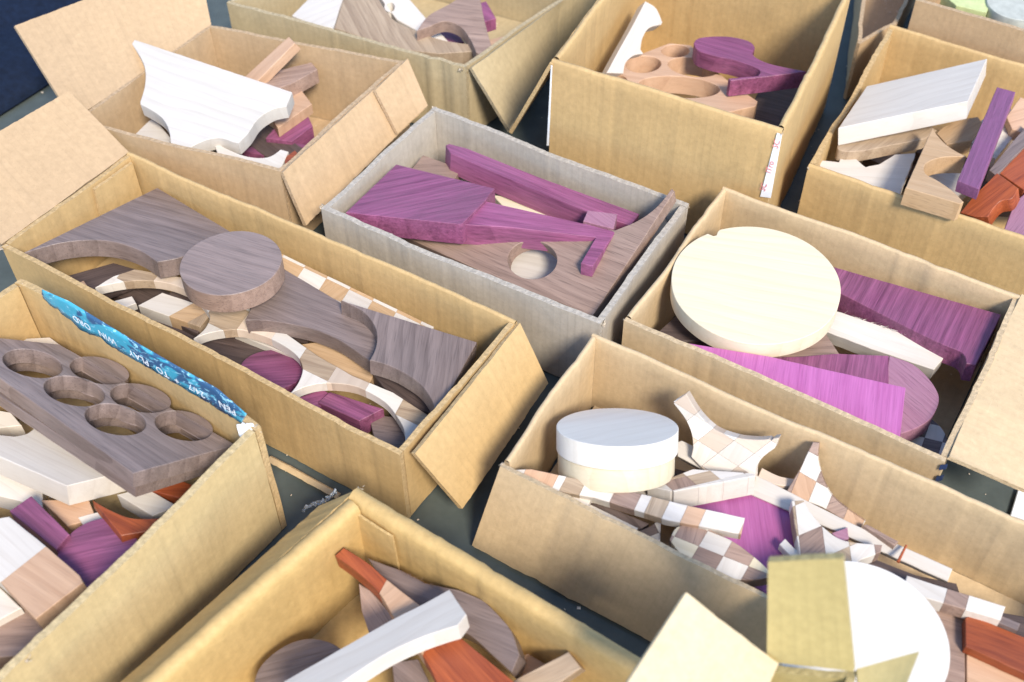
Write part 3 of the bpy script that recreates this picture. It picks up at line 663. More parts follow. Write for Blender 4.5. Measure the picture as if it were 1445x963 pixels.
piece('checkered_board', 'checkered concave shard lying on the white strip beside the lilac board', 'offcut', 'maple', [(1117, 707), (1134, 706)] + cv((1134, 706), (1143, 722), (1163, 745), (1192, 763), (1245, 769)) + [(1243, 779), (1215, 790), (1180, 812), (1132, 800), (1121, 738)],
      [(1117, 707, .078), (1245, 769, .076), (1132, 800, .074)], .014, blocks=dict(g=((1127, 756), (1160, 742), (1132, 800)), c=CH('maple', 'ash', 'maple', 'walnut_pale')))
piece(WO, 'tiny pink-purple scrap between the white strip and the concave shard', 'offcut', 'purpleheart_dull', [(1174, 752), (1196, 744), (1198, 760), (1186, 764)], .066, .012)
disc('wood_disc', 'very large round white board half hidden by the upright yellow flap', 'disc', 'maple_white', 1213, 898, .114, 124, .018, 0, 0, (1, .3), n=90)
piece('wood_stick', 'thin orange-red splinter lying across the white strip', 'stick', 'padauk', [(1278, 768), (1281, 769), (1270, 793), (1266, 791)], .073, .003)
piece(WO, 'thin grey sliver behind the long white strip', 'strip', 'walnut_pale', [(1218, 741), (1224, 740), (1268, 764), (1262, 770)], .07, .01)
piece('checkered_bar', 'short bar of white and brown blocks at the right edge beside the largest round board', 'bar', 'maple', [(1280, 812), (1310, 822), (1419, 856), (1412, 875), (1300, 842), (1276, 828)], .076, .013,
      blocks=dict(g=((1300, 832), (1334, 842), (1305, 815)), us=[-2, 1, 1.9, 5], vs=[-4, 4], c=lambda i, j: ('maple', 'walnut_pale', 'maple')[i]))
piece('wood_board', 'wide tan board with straight grain at the lower right edge', 'board', 'walnut_pale', [(1290, 830), (1362, 858), (1362, 1010), (1250, 1000)], .058, .016, ((1290, 870), (1360, 890)))
piece('wood_board', 'pale brown board beneath the orange-red one at the lower right edge', 'board', 'alder', [(1364, 868), (1500, 935), (1500, 1020), (1364, 1010)], .057, .016, ((1364, 930), (1440, 960)))
piece('wood_board', 'orange-red board at the lower right edge', 'board', 'padauk', [(1362, 872), (1370, 868), (1500, 922), (1500, 975), (1363, 912)], .068, .010, ((1365, 890), (1470, 930)))
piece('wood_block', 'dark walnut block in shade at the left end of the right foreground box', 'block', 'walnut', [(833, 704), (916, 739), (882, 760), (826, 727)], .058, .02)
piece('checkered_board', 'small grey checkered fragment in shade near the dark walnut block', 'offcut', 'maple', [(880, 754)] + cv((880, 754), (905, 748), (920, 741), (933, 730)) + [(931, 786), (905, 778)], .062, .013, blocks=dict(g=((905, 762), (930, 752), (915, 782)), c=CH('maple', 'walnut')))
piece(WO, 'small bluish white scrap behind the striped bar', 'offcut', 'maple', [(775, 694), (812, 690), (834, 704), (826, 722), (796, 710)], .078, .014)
piece(WO, 'thin dark walnut strip along the back of the largest round white board', 'strip', 'walnut_shaded', [(1180, 778), (1200, 775), (1300, 815), (1292, 828)], .06, .012, ((1180, 778), (1295, 822)))
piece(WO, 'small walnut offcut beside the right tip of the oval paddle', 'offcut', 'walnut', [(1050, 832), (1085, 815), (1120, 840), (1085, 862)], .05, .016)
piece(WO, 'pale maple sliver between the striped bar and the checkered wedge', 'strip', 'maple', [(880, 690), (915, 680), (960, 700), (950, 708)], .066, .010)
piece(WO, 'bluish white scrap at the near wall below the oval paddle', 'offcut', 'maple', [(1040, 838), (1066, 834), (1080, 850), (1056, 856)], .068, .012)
piece(WO, 'dark walnut board under the left half of the striped bar', 'offcut', 'walnut_shaded', [(760, 692), (840, 706), (930, 760), (900, 770), (800, 722)], .04, .014, ((760, 692), (930, 760)))
piece('wood_strip', 'slim white splinter over the dark walnut block in the right foreground box', 'strip', 'maple', [(800, 702), (806, 698), (900, 745), (896, 752)], [(800, 702, .070), (900, 745, .066), (896, 752, .066)], .006)
piece('wood_strip', 'slim pink-tan strip lying under the checkered wedge', 'strip', 'alder', [(925, 712), (930, 704), (1005, 722), (1000, 732)], .058, .008)
piece(WO, 'thin curved white slice between the lilac board and the concave shard', 'offcut', 'maple', cv((1108, 760), (1128, 778), (1160, 786)) + cv((1158, 796), (1124, 790), (1100, 768)), .068, .008)
piece('wood_strip', 'slim walnut strip crossing the lower right corner near the orange-red board', 'strip', 'walnut', [(1330, 845), (1338, 838), (1440, 880), (1436, 890)], .072, .008)
piece(WO, 'thin tan slice on the back side of the three-pointed piece', 'offcut', 'maple_warm', cv((1075, 660), (1100, 672), (1125, 676)) + cv((1122, 686), (1096, 684), (1070, 672)), .062, .010)
filler('I', {1: 'shaded walnut scrap between the striped bar and the checkered oval paddle', 4: 'shaded walnut scrap behind the largest round white board', 5: 'shaded walnut scrap on the box bottom at the lower right edge'}, 'walnut_shaded', 6, 31, .034)

# ================================================================== wood in box J
ZOFF[0] = .012
rackz = [(140, 523, .098), (259, 601, .098), (188, 668, .118)]
piece('perforated_board', 'walnut rack with two rows of round holes in the lower left box', 'board', 'walnut', [(-70, 470), (10, 478), (84, 486), (333, 628), (188, 668), (0, 534), (-70, 500)],
      rackz, .015, ((20, 490), (250, 640)), holes=[ell(x, y, a, b, 11) for x, y, a, b in ((46, 513, 43, 19), (140, 523, 42, 18), (105, 552, 44, 20), (198, 562, 43, 19), (163, 592, 44, 21), (259, 601, 41, 20))])
rz2 = [(x, y+10, z-.019) for x, y, z in rackz]
piece('perforated_board', 'second walnut rack lying right under the holed one', 'board', 'walnut', [(-70, 485), (10, 492), (80, 500), (336, 640), (191, 686), (-4, 556), (-70, 520)],
      rz2, .012, ((20, 490), (250, 640)), holes=[ell(x+3, y+13, a*.93, b*.85, 11) for x, y, a, b in ((46, 513, 43, 19), (140, 523, 42, 18), (105, 552, 44, 20), (198, 562, 43, 19), (163, 592, 44, 21), (259, 601, 41, 20))])
piece('wood_board', 'white maple board with a scooped back edge under the walnut rack', 'board', 'maple', [(-80, 600), (-20, 612), (20, 616)] + cv((20, 616), (38, 612), (50, 602), (57, 591)) + [(172, 662), (250, 648), (94, 686), (-80, 610)],
      [(57, 591, .068), (250, 648, .064), (94, 686, .082)], .021, ((-20, 620), (100, 680)))
piece(WO, 'pale maple board in the back corner of the lower left box', 'offcut', 'maple', [(-60, 470), (0, 480), (70, 476), (90, 490), (0, 505), (-60, 500)], .07, .015)
piece('laminated_block', 'thick block of white and tan wood in the bottom left corner', 'block', 'maple', [(-60, 742), (13, 729), (65, 771), (112, 812), (117, 822), (50, 874), (2, 823), (-60, 770)],
      [(13, 729, .092), (117, 822, .096), (2, 823, .092)], .022, ((0, 780), (80, 840)), blocks=dict(g=((2, 821), (65, 771), (50, 874)), us=[-4, 4], vs=[-3, 0, 4], c=lambda i, j: ('maple', 'alder')[j]))
piece(WO, 'brown board below the thick white and tan block', 'offcut', 'walnut_pale', [(-40, 880), (30, 850), (86, 872), (40, 925), (-40, 930)], .066, .018)
piece(WO, 'bluish white scrap at the left edge below the thick block', 'offcut', 'maple', [(-40, 835), (-5, 825), (30, 858), (-20, 885)], .074, .012)
piece('wood_bar', 'dull purple bar in the lower left box beside the thick block', 'bar', 'purpleheart', [(13, 721), (44, 700), (98, 754), (79, 776)], .075, .018, ((28, 710), (90, 765)))
disc('wood_disc', 'rough purple disc in the lower left box', 'disc', 'purpleheart', 136, 781, .072, 58, .02, 5, 200, wavy=.03)
piece(WO, 'concave reddish piece with glowing orange edges in the lower left box', 'offcut', 'padauk', [(131, 706)] + cv((131, 706), (160, 722), (192, 732), (242, 730)) + [(262, 736), (218, 748), (171, 756)], [(131, 706, .082), (242, 730, .076), (171, 756, .082)], .011)
piece(WO, 'dark orange-red scrap in shade under the walnut rack', 'offcut', 'padauk', [(205, 690), (240, 672), (285, 690), (260, 705)], .062, .014)
piece(WO, 'white block in shade behind the orange-edged piece', 'offcut', 'maple', [(165, 698), (205, 688), (250, 714), (215, 728)], .06, .018)
piece(WO, 'tan scrap between the purple bar and the white maple board', 'offcut', 'alder', [(58, 706), (125, 704), (135, 732), (95, 742)], .055, .016)
piece(WO, 'pale scrap just behind the rough purple disc', 'offcut', 'maple', [(110, 730), (140, 722), (160, 740), (120, 746)], .056, .014)
piece(WO, 'grey-white scrap in the gap left of the scooped maple board', 'offcut', 'maple', [(-30, 575), (15, 582), (30, 600), (-20, 606)], .05, .014)
piece(WO, 'pale board at the left edge below the scooped maple board', 'offcut', 'maple', [(-40, 655), (60, 690), (60, 715), (-40, 690)], .05, .02)
piece('wood_strip', 'slim pale strip between the rough purple disc and the orange-edged piece', 'strip', 'maple', [(185, 762), (192, 754), (222, 748), (214, 760)], .066, .008)
piece(WO, 'thin walnut slice below the dull purple bar', 'offcut', 'walnut', [(40, 758), (62, 748), (84, 772), (70, 786)], .06, .010)
filler('J', {1: 'shaded scrap at the left edge above the thick white and tan block'}, 'walnut_shaded', 5, 41, .03)

# ================================================================== wood in box K
ZOFF[0] = 0
piece('laminated_strip', 'long curved strip glued from orange-red and pink-tan wood at the bottom centre', 'strip', 'padauk',
      [(473, 784), (485, 773)] + cv((485, 773), (517, 793), (546, 818), (593, 855), (643, 894)) + [(730, 966), (800, 1020), (650, 1020)] + cv((625, 985), (608, 945), (590, 916), (557, 873), (536, 838), (505, 808), (473, 784)),
      [(479, 779, .086), (643, 894, .090), (590, 916, .088)], .017, ((480, 780), (640, 920)), blocks=dict(g=((536, 836), (600, 918), (546, 818)), us=[-2, 0, 1, 4], vs=[-12, 12], c=lambda i, j: ('padauk', 'alder', 'padauk')[i]))
piece('wood_bar', 'bright white bar lying across the curved strip at the bottom centre', 'bar', 'maple', [(400, 962), (550, 876), (600, 851), (634, 832), (658, 867), (646, 883)] + cv((646, 883), (620, 891), (585, 904), (540, 926), (470, 972)) + [(400, 1010)],
      [(400, 962, .104), (634, 832, .104), (646, 883, .113)], .014, ((430, 960), (640, 850)))
piece(WO, 'walnut plate with rounded right end at the back of the bottom centre box', 'offcut', 'walnut', [(519, 788), (566, 805), (600, 823), (648, 833)] + cv((648, 833), (680, 847), (703, 868), (722, 892), (733, 924)) + cv((722, 950), (695, 925), (660, 895), (615, 878)) + [(560, 855)],
      [(519, 788, .068), (648, 833, .080), (733, 924, .082)], .022, ((530, 800), (700, 870)))
disc('wood_disc', 'walnut disc at the lower left of the bottom centre box', 'disc', 'walnut', 430, 962, .055, 70, .02, 6, 90, (1, .3), wavy=.03)
piece(WO, 'pinkish brown wedge left of the curved strip', 'offcut', 'walnut_pale', [(506, 824), (522, 834), (553, 868), (560, 905), (524, 905), (510, 862)], [(506, 824, .066), (553, 868, .066), (524, 905, .052)], .014)
piece('wood_bar', 'short greyish bar in the near right of the bottom centre box', 'bar', 'ash', [(715, 966), (802, 920), (820, 943), (740, 1000)], [(715, 966, .070), (802, 920, .088), (820, 943, .086)], .018, ((720, 970), (810, 930)))
piece(WO, 'pale tan scrap behind the short greyish bar', 'offcut', 'alder', [(728, 930), (745, 922), (790, 950), (740, 965)], .05, .014)
piece(WO, 'grey-brown scrap beside the curved strip at the bottom edge', 'offcut', 'walnut', [(553, 935), (590, 930), (625, 1000), (560, 1000)], .055, .015)

# ================================================================== wood in box A
piece('wood_ornament', 'tall white maple piece with scalloped outline sticking out of the upper left box', 'ornament', 'maple_darker',
      [(186, 62), (190, 56), (199, 59), (412, 130), (404, 150)] + cv((404, 150), (383, 155), (363, 169), (350, 188), (336, 202)) + cv((328, 200), (312, 195), (297, 196), (282, 201), (266, 210)) + cv((241, 203), (238, 183), (229, 167), (213, 155), (198, 147)) + cv((198, 143), (204, 123), (205, 100), (199, 82), (186, 62)),
      [(190, 58, .120), (412, 130, .111), (266, 210, .100)], .017, ((200, 60), (400, 130)), amp=.0004)
piece('wood_stick', 'narrow tan stick poking up behind the white maple ornament', 'stick', 'alder', [(345, 109), (407, 52), (416, 61), (360, 118)], [(345, 109, .09), (407, 52, .125), (416, 61, .125)], .012, ((350, 110), (410, 56)))
piece('wood_block', 'grey-brown block behind the right end of the white maple ornament', 'block', 'walnut_pale', [(362, 114), (395, 99), (439, 88), (448, 98), (416, 116), (385, 128)], .088, .018)
piece(WO, 'tan offcut under the right tip of the white maple ornament', 'offcut', 'alder', [(405, 140), (426, 128), (440, 147), (392, 181), (385, 170)], .072, .013)
piece('wood_block', 'purple block at the right end of the upper left box', 'block', 'purpleheart', [(375, 195), (398, 168), (433, 160), (441, 178), (412, 200)], .058, .02)
piece(WO, 'flat purple board below the purple block in the upper left box', 'offcut', 'purpleheart', [(340, 212), (385, 198), (440, 205), (405, 228)], .052, .014)
piece(WO, 'small white piece left of the maple ornament in the upper left box', 'offcut', 'maple', [(186, 194), (216, 165), (242, 196), (238, 206)], .075, .014)
piece(WO, 'bluish white concave piece along the near wall of the upper left box', 'offcut', 'maple', [(300, 197)] + cv((300, 197), (318, 209), (349, 221), (378, 222), (396, 211)) + [(407, 214), (394, 243), (340, 232), (310, 226)], [(300, 197, .092), (407, 214, .092), (394, 243, .088)], .014)
piece(WO, 'small orange-red bit in the near right corner of the upper left box', 'offcut', 'padauk', [(402, 222), (416, 212), (423, 220), (402, 240)], .09, .012)
filler('A', {1: 'shaded walnut scrap under the right end of the white maple ornament', 2: 'shaded walnut scrap behind the purple block in the upper left box'}, 'walnut_shaded', 4, 51, .035)

# ================================================================== wood in box B
piece(WO, 'white maple board at the top edge in the greyish brown box', 'offcut', 'maple', [(412, 22), (440, -6), (488, -12), (470, 40), (440, 34)], .088, .016)
piece('wood_board', 'striped brown board with a curved back edge in the greyish brown box', 'board', 'ash', [(472, 40), (488, -12), (528, -12)] + cv((528, -12), (553, 26), (586, 43), (626, 57), (681, 65)) + [(676, 72), (620, 76), (566, 70)], [(472, 40, .086), (488, -12, .092), (681, 65, .080)], .018, ((540, 60), (500, -10)))
piece(WO, 'white ring-shaped piece at the top edge behind the striped brown board', 'offcut', 'maple', [(530, -12), (570, -10), (603, 28), (590, 44), (560, 28)], .068, .015, holes=[ell(550, 10, 7, 7)])
piece(WO, 'walnut arch at the top edge in the greyish brown box', 'offcut', 'walnut_pale', cv((588, 44), (605, 22), (637, 4), (660, -14)) + [(676, -10)] + cv((676, -10), (684, 30), (696, 74)) + [(680, 78)] + cv((672, 74), (664, 56), (650, 38), (628, 30), (605, 38)), [(588, 44, .096), (676, -10, .10), (690, 74, .09)], .016)
piece(WO, 'white scrap under the walnut arch', 'offcut', 'maple', [(594, 44), (610, 34), (632, 58), (612, 60)], .07, .014)
piece(WO, 'purple scrap at the top edge right of the walnut arch', 'offcut', 'purpleheart', [(668, 6), (686, 2), (700, 26), (680, 32)], .075, .016)
piece(WO, 'dark purple scrap seen through the walnut arch', 'offcut', 'purpleheart', [(618, 42), (640, 38), (655, 60), (632, 62)], .06, .014)
piece(WO, 'tan scrap in the near right corner of the greyish brown box', 'offcut', 'alder', [(682, 58), (716, 50), (722, 62), (690, 74)], .082, .014)

# ================================================================== wood in box C
piece('wood_ornament', 'white scalloped piece leaning on the left wall of the tall box', 'ornament', 'maple', [(856, 103), (893, 36), (911, 2)] + cv((911, 2), (926, 12), (935, 32)) + cv((933, 35), (916, 40), (907, 54), (904, 70)) + cv((908, 76), (894, 79), (883, 89), (880, 104)),
      [(856, 103, .118), (911, 2, .132), (935, 32, .112)], .014, ((860, 100), (910, 5)))
piece('perforated_board', 'tan board with oval holes inside the tall box', 'board', 'alder', [(840, 112), (897, 79), (945, 61), (975, 64), (1000, 92), (1030, 116), (1069, 143), (1066, 150), (1000, 165), (930, 150), (850, 130)],
      [(840, 112, .108), (945, 61, .10), (1069, 143, .108)], .022, ((850, 110), (1060, 140)), holes=[ell(953, 72, 20, 9, 0), ell(908, 91, 25, 12, -3), ell(978, 95, 36, 13, 8), ell(958, 123, 58, 15, 4), ell(868, 114, 17, 9, 0)])
piece(WO, 'purple hooked piece with rounded lobe lying on the holed tan board', 'offcut', 'purpleheart', cv((979, 61), (984, 55), (1000, 52), (1029, 52), (1056, 58), (1065, 67), (1063, 78), (1086, 90), (1138, 101)) + [(1085, 108), (1031, 114), (1028, 111)] + cv((1070, 107), (1071, 98), (1040, 86), (1008, 79), (985, 71), (979, 61)),
      [(979, 61, .128), (1138, 101, .130), (1031, 114, .130)], .02, ((985, 60), (1130, 100)))
piece(WO, 'dark walnut board in shade at the right side of the tall box', 'offcut', 'walnut_shaded', [(1070, 130), (1120, 115), (1140, 150), (1090, 190), (1040, 190)], .088, .018)

# ================================================================== wood in box D
piece('wood_block', 'big pale maple block lying on top in the golden box at the right edge', 'block', 'maple', [(1183, 181), (1223, 122), (1393, 83), (1366, 143)], [(1183, 181, .108), (1223, 122, .104), (1393, 83, .122)], .021, ((1200, 170), (1380, 120)))
piece('wood_board', 'round-ended grey-tan board under the big maple block', 'board', 'ash', cv((1200, 198), (1184, 203), (1183, 211), (1195, 214)) + [(1218, 213), (1305, 196), (1322, 184), (1311, 176)], .085, .014)
piece(WO, 'broken white scraps along the near wall of the golden box at the right edge', 'offcut', 'maple', [(1156, 226), (1184, 229), (1186, 222), (1208, 224), (1222, 236), (1240, 232), (1262, 218), (1292, 216), (1268, 280), (1200, 262), (1157, 242)], .074, .014, amp=.001)
piece(WO, 'tan offcut with a round bite resting on the near rim of the golden box', 'offcut', 'oak_tan', [(1316, 180)] + cv((1316, 180), (1322, 190), (1335, 204), (1350, 214), (1364, 221)) + cv((1350, 221), (1325, 223), (1306, 232), (1306, 245), (1325, 256), (1345, 270), (1360, 285)) + [(1355, 288), (1278, 265)],
      [(1316, 180, .108), (1360, 285, .115), (1278, 265, .115)], .021, ((1280, 265), (1360, 285)))
piece('wood_bar', 'dusky purple bar lying upright across the golden box at the right edge', 'bar', 'purpleheart_dusk', [(1407, 123), (1433, 130), (1381, 267), (1351, 255)], [(1407, 123, .110), (1433, 130, .112), (1381, 267, .120)], .013, ((1415, 130), (1365, 260)))
piece(WO, 'bright orange-red curled offcut in the golden box at the right edge', 'offcut', 'padauk', [(1355, 300), (1372, 279), (1407, 244), (1437, 266)] + cv((1437, 266), (1428, 280), (1412, 284), (1402, 294), (1394, 306)) + [(1375, 306)], [(1355, 300, .088), (1407, 244, .110), (1437, 266, .112)], .019, ((1360, 300), (1420, 255)))
piece('wood_board', 'orange-red board at the right edge behind the curled offcut', 'board', 'padauk', [(1405, 240), (1452, 190), (1480, 215), (1445, 268)], .096, .018, ((1410, 240), (1470, 200)))
piece(WO, 'dark walnut strip at the right edge above the orange-red board', 'strip', 'walnut', [(1396, 240), (1450, 175), (1462, 190), (1406, 248)], .100, .014)
piece(WO, 'pinkish board in the near corner at the right edge', 'offcut', 'purpleheart_dull', [(1415, 330), (1432, 285), (1475, 250), (1480, 350)], .09, .018)
piece(WO, 'white strip showing behind the dusky purple bar', 'strip', 'maple', [(1385, 170), (1420, 140), (1440, 180), (1405, 225), (1370, 200)], .082, .013)
piece(WO, 'pale tan scrap right of the dusky purple bar', 'offcut', 'alder', [(1420, 165), (1440, 137), (1470, 150), (1450, 190), (1428, 182)], .092, .013)
piece(WO, 'tan arch behind the round-bitten offcut', 'offcut', 'oak_tan', [(1322, 188)] + cv((1330, 180), (1350, 170), (1380, 165)) + [(1388, 176), (1372, 198), (1336, 204)], .086, .018)
piece(WO, 'white scrap seen through the round bite of the tan offcut', 'offcut', 'maple', [(1300, 235), (1350, 225), (1375, 260), (1340, 285), (1310, 262)], .076, .013)
filler('D', {0: 'shaded scrap under the broken white scraps', 1: 'shaded scrap between the tan arch and the round-bitten offcut', 2: 'shaded scrap beneath the bright orange-red curled offcut'}, 'walnut_shaded', 5, 81, .04)

# ================================================================== box E contents
piece(WO, 'flat yellow-green piece in the top right corner box', 'offcut', 'green_wood', [(1330, -8), (1370, -14), (1400, 2), (1392, 18), (1350, 8)], .115, .016)
disc('wood_disc', 'grey disc in the top right corner box', 'disc', 'stone_grey', 1436, 6, .118, 42, .02)

# ================================================================== print, tape and marks
def wall_frame(a, b):
    d = flat(b-a, 0).normalized(); n = Vector((d.y, -d.x, 0)); n = n if n.dot(O-a) > 0 else -n
    return d, n
def textmesh(name, body, size, mat, M, parent):
    cu = bpy.data.curves.new(name, 'FONT'); cu.body = body; cu.size = size; cu.extrude = .00005; cu.resolution_u = 3
    cu.align_x = 'LEFT'; cu.align_y = 'CENTER'
    tmp = bpy.data.objects.new('tmp', cu); COL.objects.link(tmp)
    dg = bpy.context.evaluated_depsgraph_get(); me = bpy.data.meshes.new_from_object(tmp.evaluated_get(dg))
    bpy.data.objects.remove(tmp); me.name = name; me.materials.clear(); me.materials.append(MATS[mat])
    o = link(name, me, parent)
    o.matrix_world = M
    return o
def sheet_on(name, parent, pts, c, n, mat, off=.0006, t=.0004, uv=True):
    P = [hit(p, c, n)+n*off for p in pts]
    X = (P[-1]-P[0]).normalized() if (P[-1]-P[0]).length > 1e-5 else Vector((1, 0, 0))
    M = frame(sum(P, Vector())/len(P), X, n); Mi = M.inverted()
    L2 = [Vector(((Mi @ q).x, (Mi @ q).y)) for q in P]
    if area(L2) < 0: L2 = L2[::-1]
    me = slab_mesh(name, [L2], t, .00005); u = me.uv_layers.new(name='UVMap')
    for l in me.loops:
        v = me.vertices[l.vertex_index].co; u.data[l.index].uv = (v.x, v.y)
    me.materials.append(MATS[mat]); o = link(name, me)
    o.parent = parent; o.matrix_parent_inverse = Matrix.Translation(parent.location).inverted(); o.matrix_basis = M
    return o
def child_world(o, parent, M, PW):
    o.parent = parent; o.matrix_parent_inverse = PW.inverted(); o.matrix_basis = M
FLr, FRr = BOX['J']['rim'][1], BOX['J']['rim'][2]
d, n = wall_frame(FLr, FRr)
cw = FLr + n*.0048
up = [(60, 408), (99, 425), (151, 457), (204, 489), (256, 519), (308, 548), (349, 584)]
lo = [(340, 598), (310, 582), (279, 563), (233, 536), (186, 509), (150, 488), (140, 478), (112, 470), (104, 458), (88, 447), (82, 438), (74, 436), (62, 422)]
LJ = (FRr-FLr).length
def on_wall(px, off):
    P = hit(px, cw, n)
    for _ in range(2):
        u = min(1, max(0, (P-FLr).dot(d)/LJ)); P = hit(px, cw-n*(.006*(4*u*(1-u))**.6*.93), n)
    return P+n*off
def along(pl, k):
    L = [0]
    for p, q in zip(pl, pl[1:]): L.append(L[-1]+math.dist(p, q))
    r = []
    for i in range(k+1):
        t = L[-1]*i/k; j = max(m for m in range(len(L)-1) if L[m] <= t+1e-9); f = (t-L[j])/(L[j+1]-L[j])
        r.append((pl[j][0]+(pl[j+1][0]-pl[j][0])*f, pl[j][1]+(pl[j+1][1]-pl[j][1])*f))
    return r
def strip():
    k = 90; A = along(up, k); B = along(lo[::-1], k); V = []; UVs = []
    for i in range(k+1):
        jag = 1.6*mn.noise(Vector((i*.9, 3, 1)))+1.2*mn.noise(Vector((i*.23, 8, 1)))
        for m in range(5):
            f = m/4; g_ = f*.86; px = (A[i][0]+(B[i][0]-A[i][0])*g_, A[i][1]+(B[i][1]-A[i][1])*g_+jag*f)
            V.append(on_wall(px, .0007+.0012*f*(1-f)*4*abs(mn.noise(Vector((i*.2, f*3, 0)))))); UVs.append((i/k*.30, f*.022))
    F = [(i*5+m, i*5+m+1, i*5+m+6, i*5+m+5) for i in range(k) for m in range(4)]
    me = bpy.data.meshes.new('printed_strip'); me.from_pydata([v-bJ.location for v in V], [], F)
    ul = me.uv_layers.new(name='UVMap')
    for l in me.loops: ul.data[l.index].uv = UVs[l.vertex_index]
    me.materials.append(MATS['blue_print']); finish(me, 60)
    o = link('printed_strip', me, bJ); md = o.modifiers.new('thick', 'SOLIDIFY'); md.thickness = .0003; md.offset = 0
    return o
st = strip()
st['label'] = 'torn blue and white printed strip with upside-down lettering'
def text_on(px, body, size, c, n, X, mat, parent, off=.0018, PW=None):
    p = hit(px, c, n)+n*off
    M = frame(p, X, n)
    o = textmesh('lettering', body, size, mat, M, None); child_world(o, parent, M, PW); return o
for px, body in (((335, 583), 'PEN'), ((291, 558), '24/7'), ((255, 539), '+'), ((240, 530), 'TO'), ((212, 513), 'PLAY'), ((166, 484), 'WIN'), ((130, 463), 'ORD')):
    text_on((px[0]+1, px[1]-2), body, .0105, on_wall(px, 0), n, -d, 'ink_white', st, .0024, Matrix.Translation(bJ.location))
# tape on the tall box
NLc, NRc = BOX['C']['rim'][0], BOX['C']['rim'][3]
d, n = wall_frame(NLc, NRc); cw = NLc+n*.0034
tp = sheet_on('tape', bC, [(1097, 187), (1104, 190), (1088, 279), (1073, 277)], cw, n, 'paper_white', .001)
sheet_on('tape', bC, [(778, 92), (780, 92), (775, 205), (772, 205)], cw, n, 'paper_white', .001)
Xt = (hit((1097, 205), cw, n)-hit((1077, 268), cw, n)).normalized()
for px, body in (((1077, 268), 'SC'), ((1085, 243), 'ITro'), ((1095, 208), 'SC')): text_on(px, body, .0085, cw, n, Xt, 'ink_red', tp, PW=tp.matrix_basis.copy())
# bars printed on the near wall of the tan box
NLc, NRc = BOX['H']['rim'][0], BOX['H']['rim'][3]
d, n = wall_frame(NLc, NRc); cw = NLc+n*.0030
sheet_on('printed_bar', bH, [(1327, 656), (1338, 654), (1336, 661), (1325, 663)], cw, n, 'ink_navy', .001)
sheet_on('printed_bar', bH, [(1322, 672), (1333, 669), (1330, 677), (1319, 680)], cw, n, 'ink_navy', .001)
# white card on the table, right
cpt = [(1424, 733), (1437, 690), (1500, 715), (1500, 765)]
P = [U(x, y, .004) for x, y in cpt]; cen = sum(P, Vector())/4
me = slab_mesh('paper_card', [[Vector(((p-cen).x, (p-cen).y)) for p in P]], .0025); me.materials.append(MATS['paper_white']); o = link('paper_card', me); o.location = cen
tag(o, 'white card lying on the table at the right edge between two tan boxes', 'card')

# ================================================================== torn corners and scraps
def tuft(parent, px, z, k, size, seed, mat='torn_paper'):
    """frayed paper standing off a torn corner"""
    rnd = random.Random(seed); c = U(px[0], px[1], z)-parent.location; V = []; F = []
    for _ in range(k):
        p = c+Vector((rnd.uniform(-1, 1), rnd.uniform(-1, 1), rnd.uniform(-.8, .3)))*size*.5
        d = Vector((rnd.uniform(-1, 1), rnd.uniform(-1, 1), rnd.uniform(-.4, 1.0))).normalized()
        w_ = d.cross(Vector((rnd.random(), rnd.random(), rnd.random()))).normalized()*size*rnd.uniform(.2, .5)
        L_ = size*rnd.uniform(.3, .7); b0 = len(V); bend = Vector((rnd.uniform(-1, 1), rnd.uniform(-1, 1), rnd.uniform(-1, .5)))*L_*.35
        for m in range(4):
            f = m/3; q = p+d*L_*f+bend*f*f; ww = w_*(1-f*.8)*(1+.5*rnd.uniform(-1, 1))
            V += [q-ww, q+ww]
            if m: F.append((b0+2*m-2, b0+2*m-1, b0+2*m+1, b0+2*m))
    me = bpy.data.meshes.new('torn_paper'); me.from_pydata(V, [], F); me.materials.append(MATS[mat]); finish(me, 80)
    o = link('torn_paper', me, parent); md = o.modifiers.new('thick', 'SOLIDIFY'); md.thickness = .0004
    return o
for i, (b_, px, z, k, sz) in enumerate(((bG, (456, 292), zG, 12, .010), (bG, (612, 153), zG, 10, .009), (bG, (850, 456), zG, 12, .010), (bG, (969, 290), zG, 10, .008),
        (bF, (6, 349), zF, 10, .014), (bJ, (34, 400), zJ, 8, .011), (bJ, (360, 604), zJ, 8, .010), (bJ, (36, 932), zJ, 7, .009),
        (bH, (884, 453), zH, 7, .007), (bH, (1434, 421), zH, 7, .008), (bC, (1101, 188), zC, 8, .007), (bC, (780, 89), zC, 7, .006), (bD, (1142, 236), zD, 8, .010), (bI, (709, 657), zI, 8, .008), (bI, (835, 474), zI, 6, .007), (bB, (652, 97), zB, 9, .011), (bA, (568, 87), zA, 8, .010), (bK, (508, 690), zK+.004, 8, .008))):
    tuft(b_, px, z-.002, k, sz*.5, i*17+3)
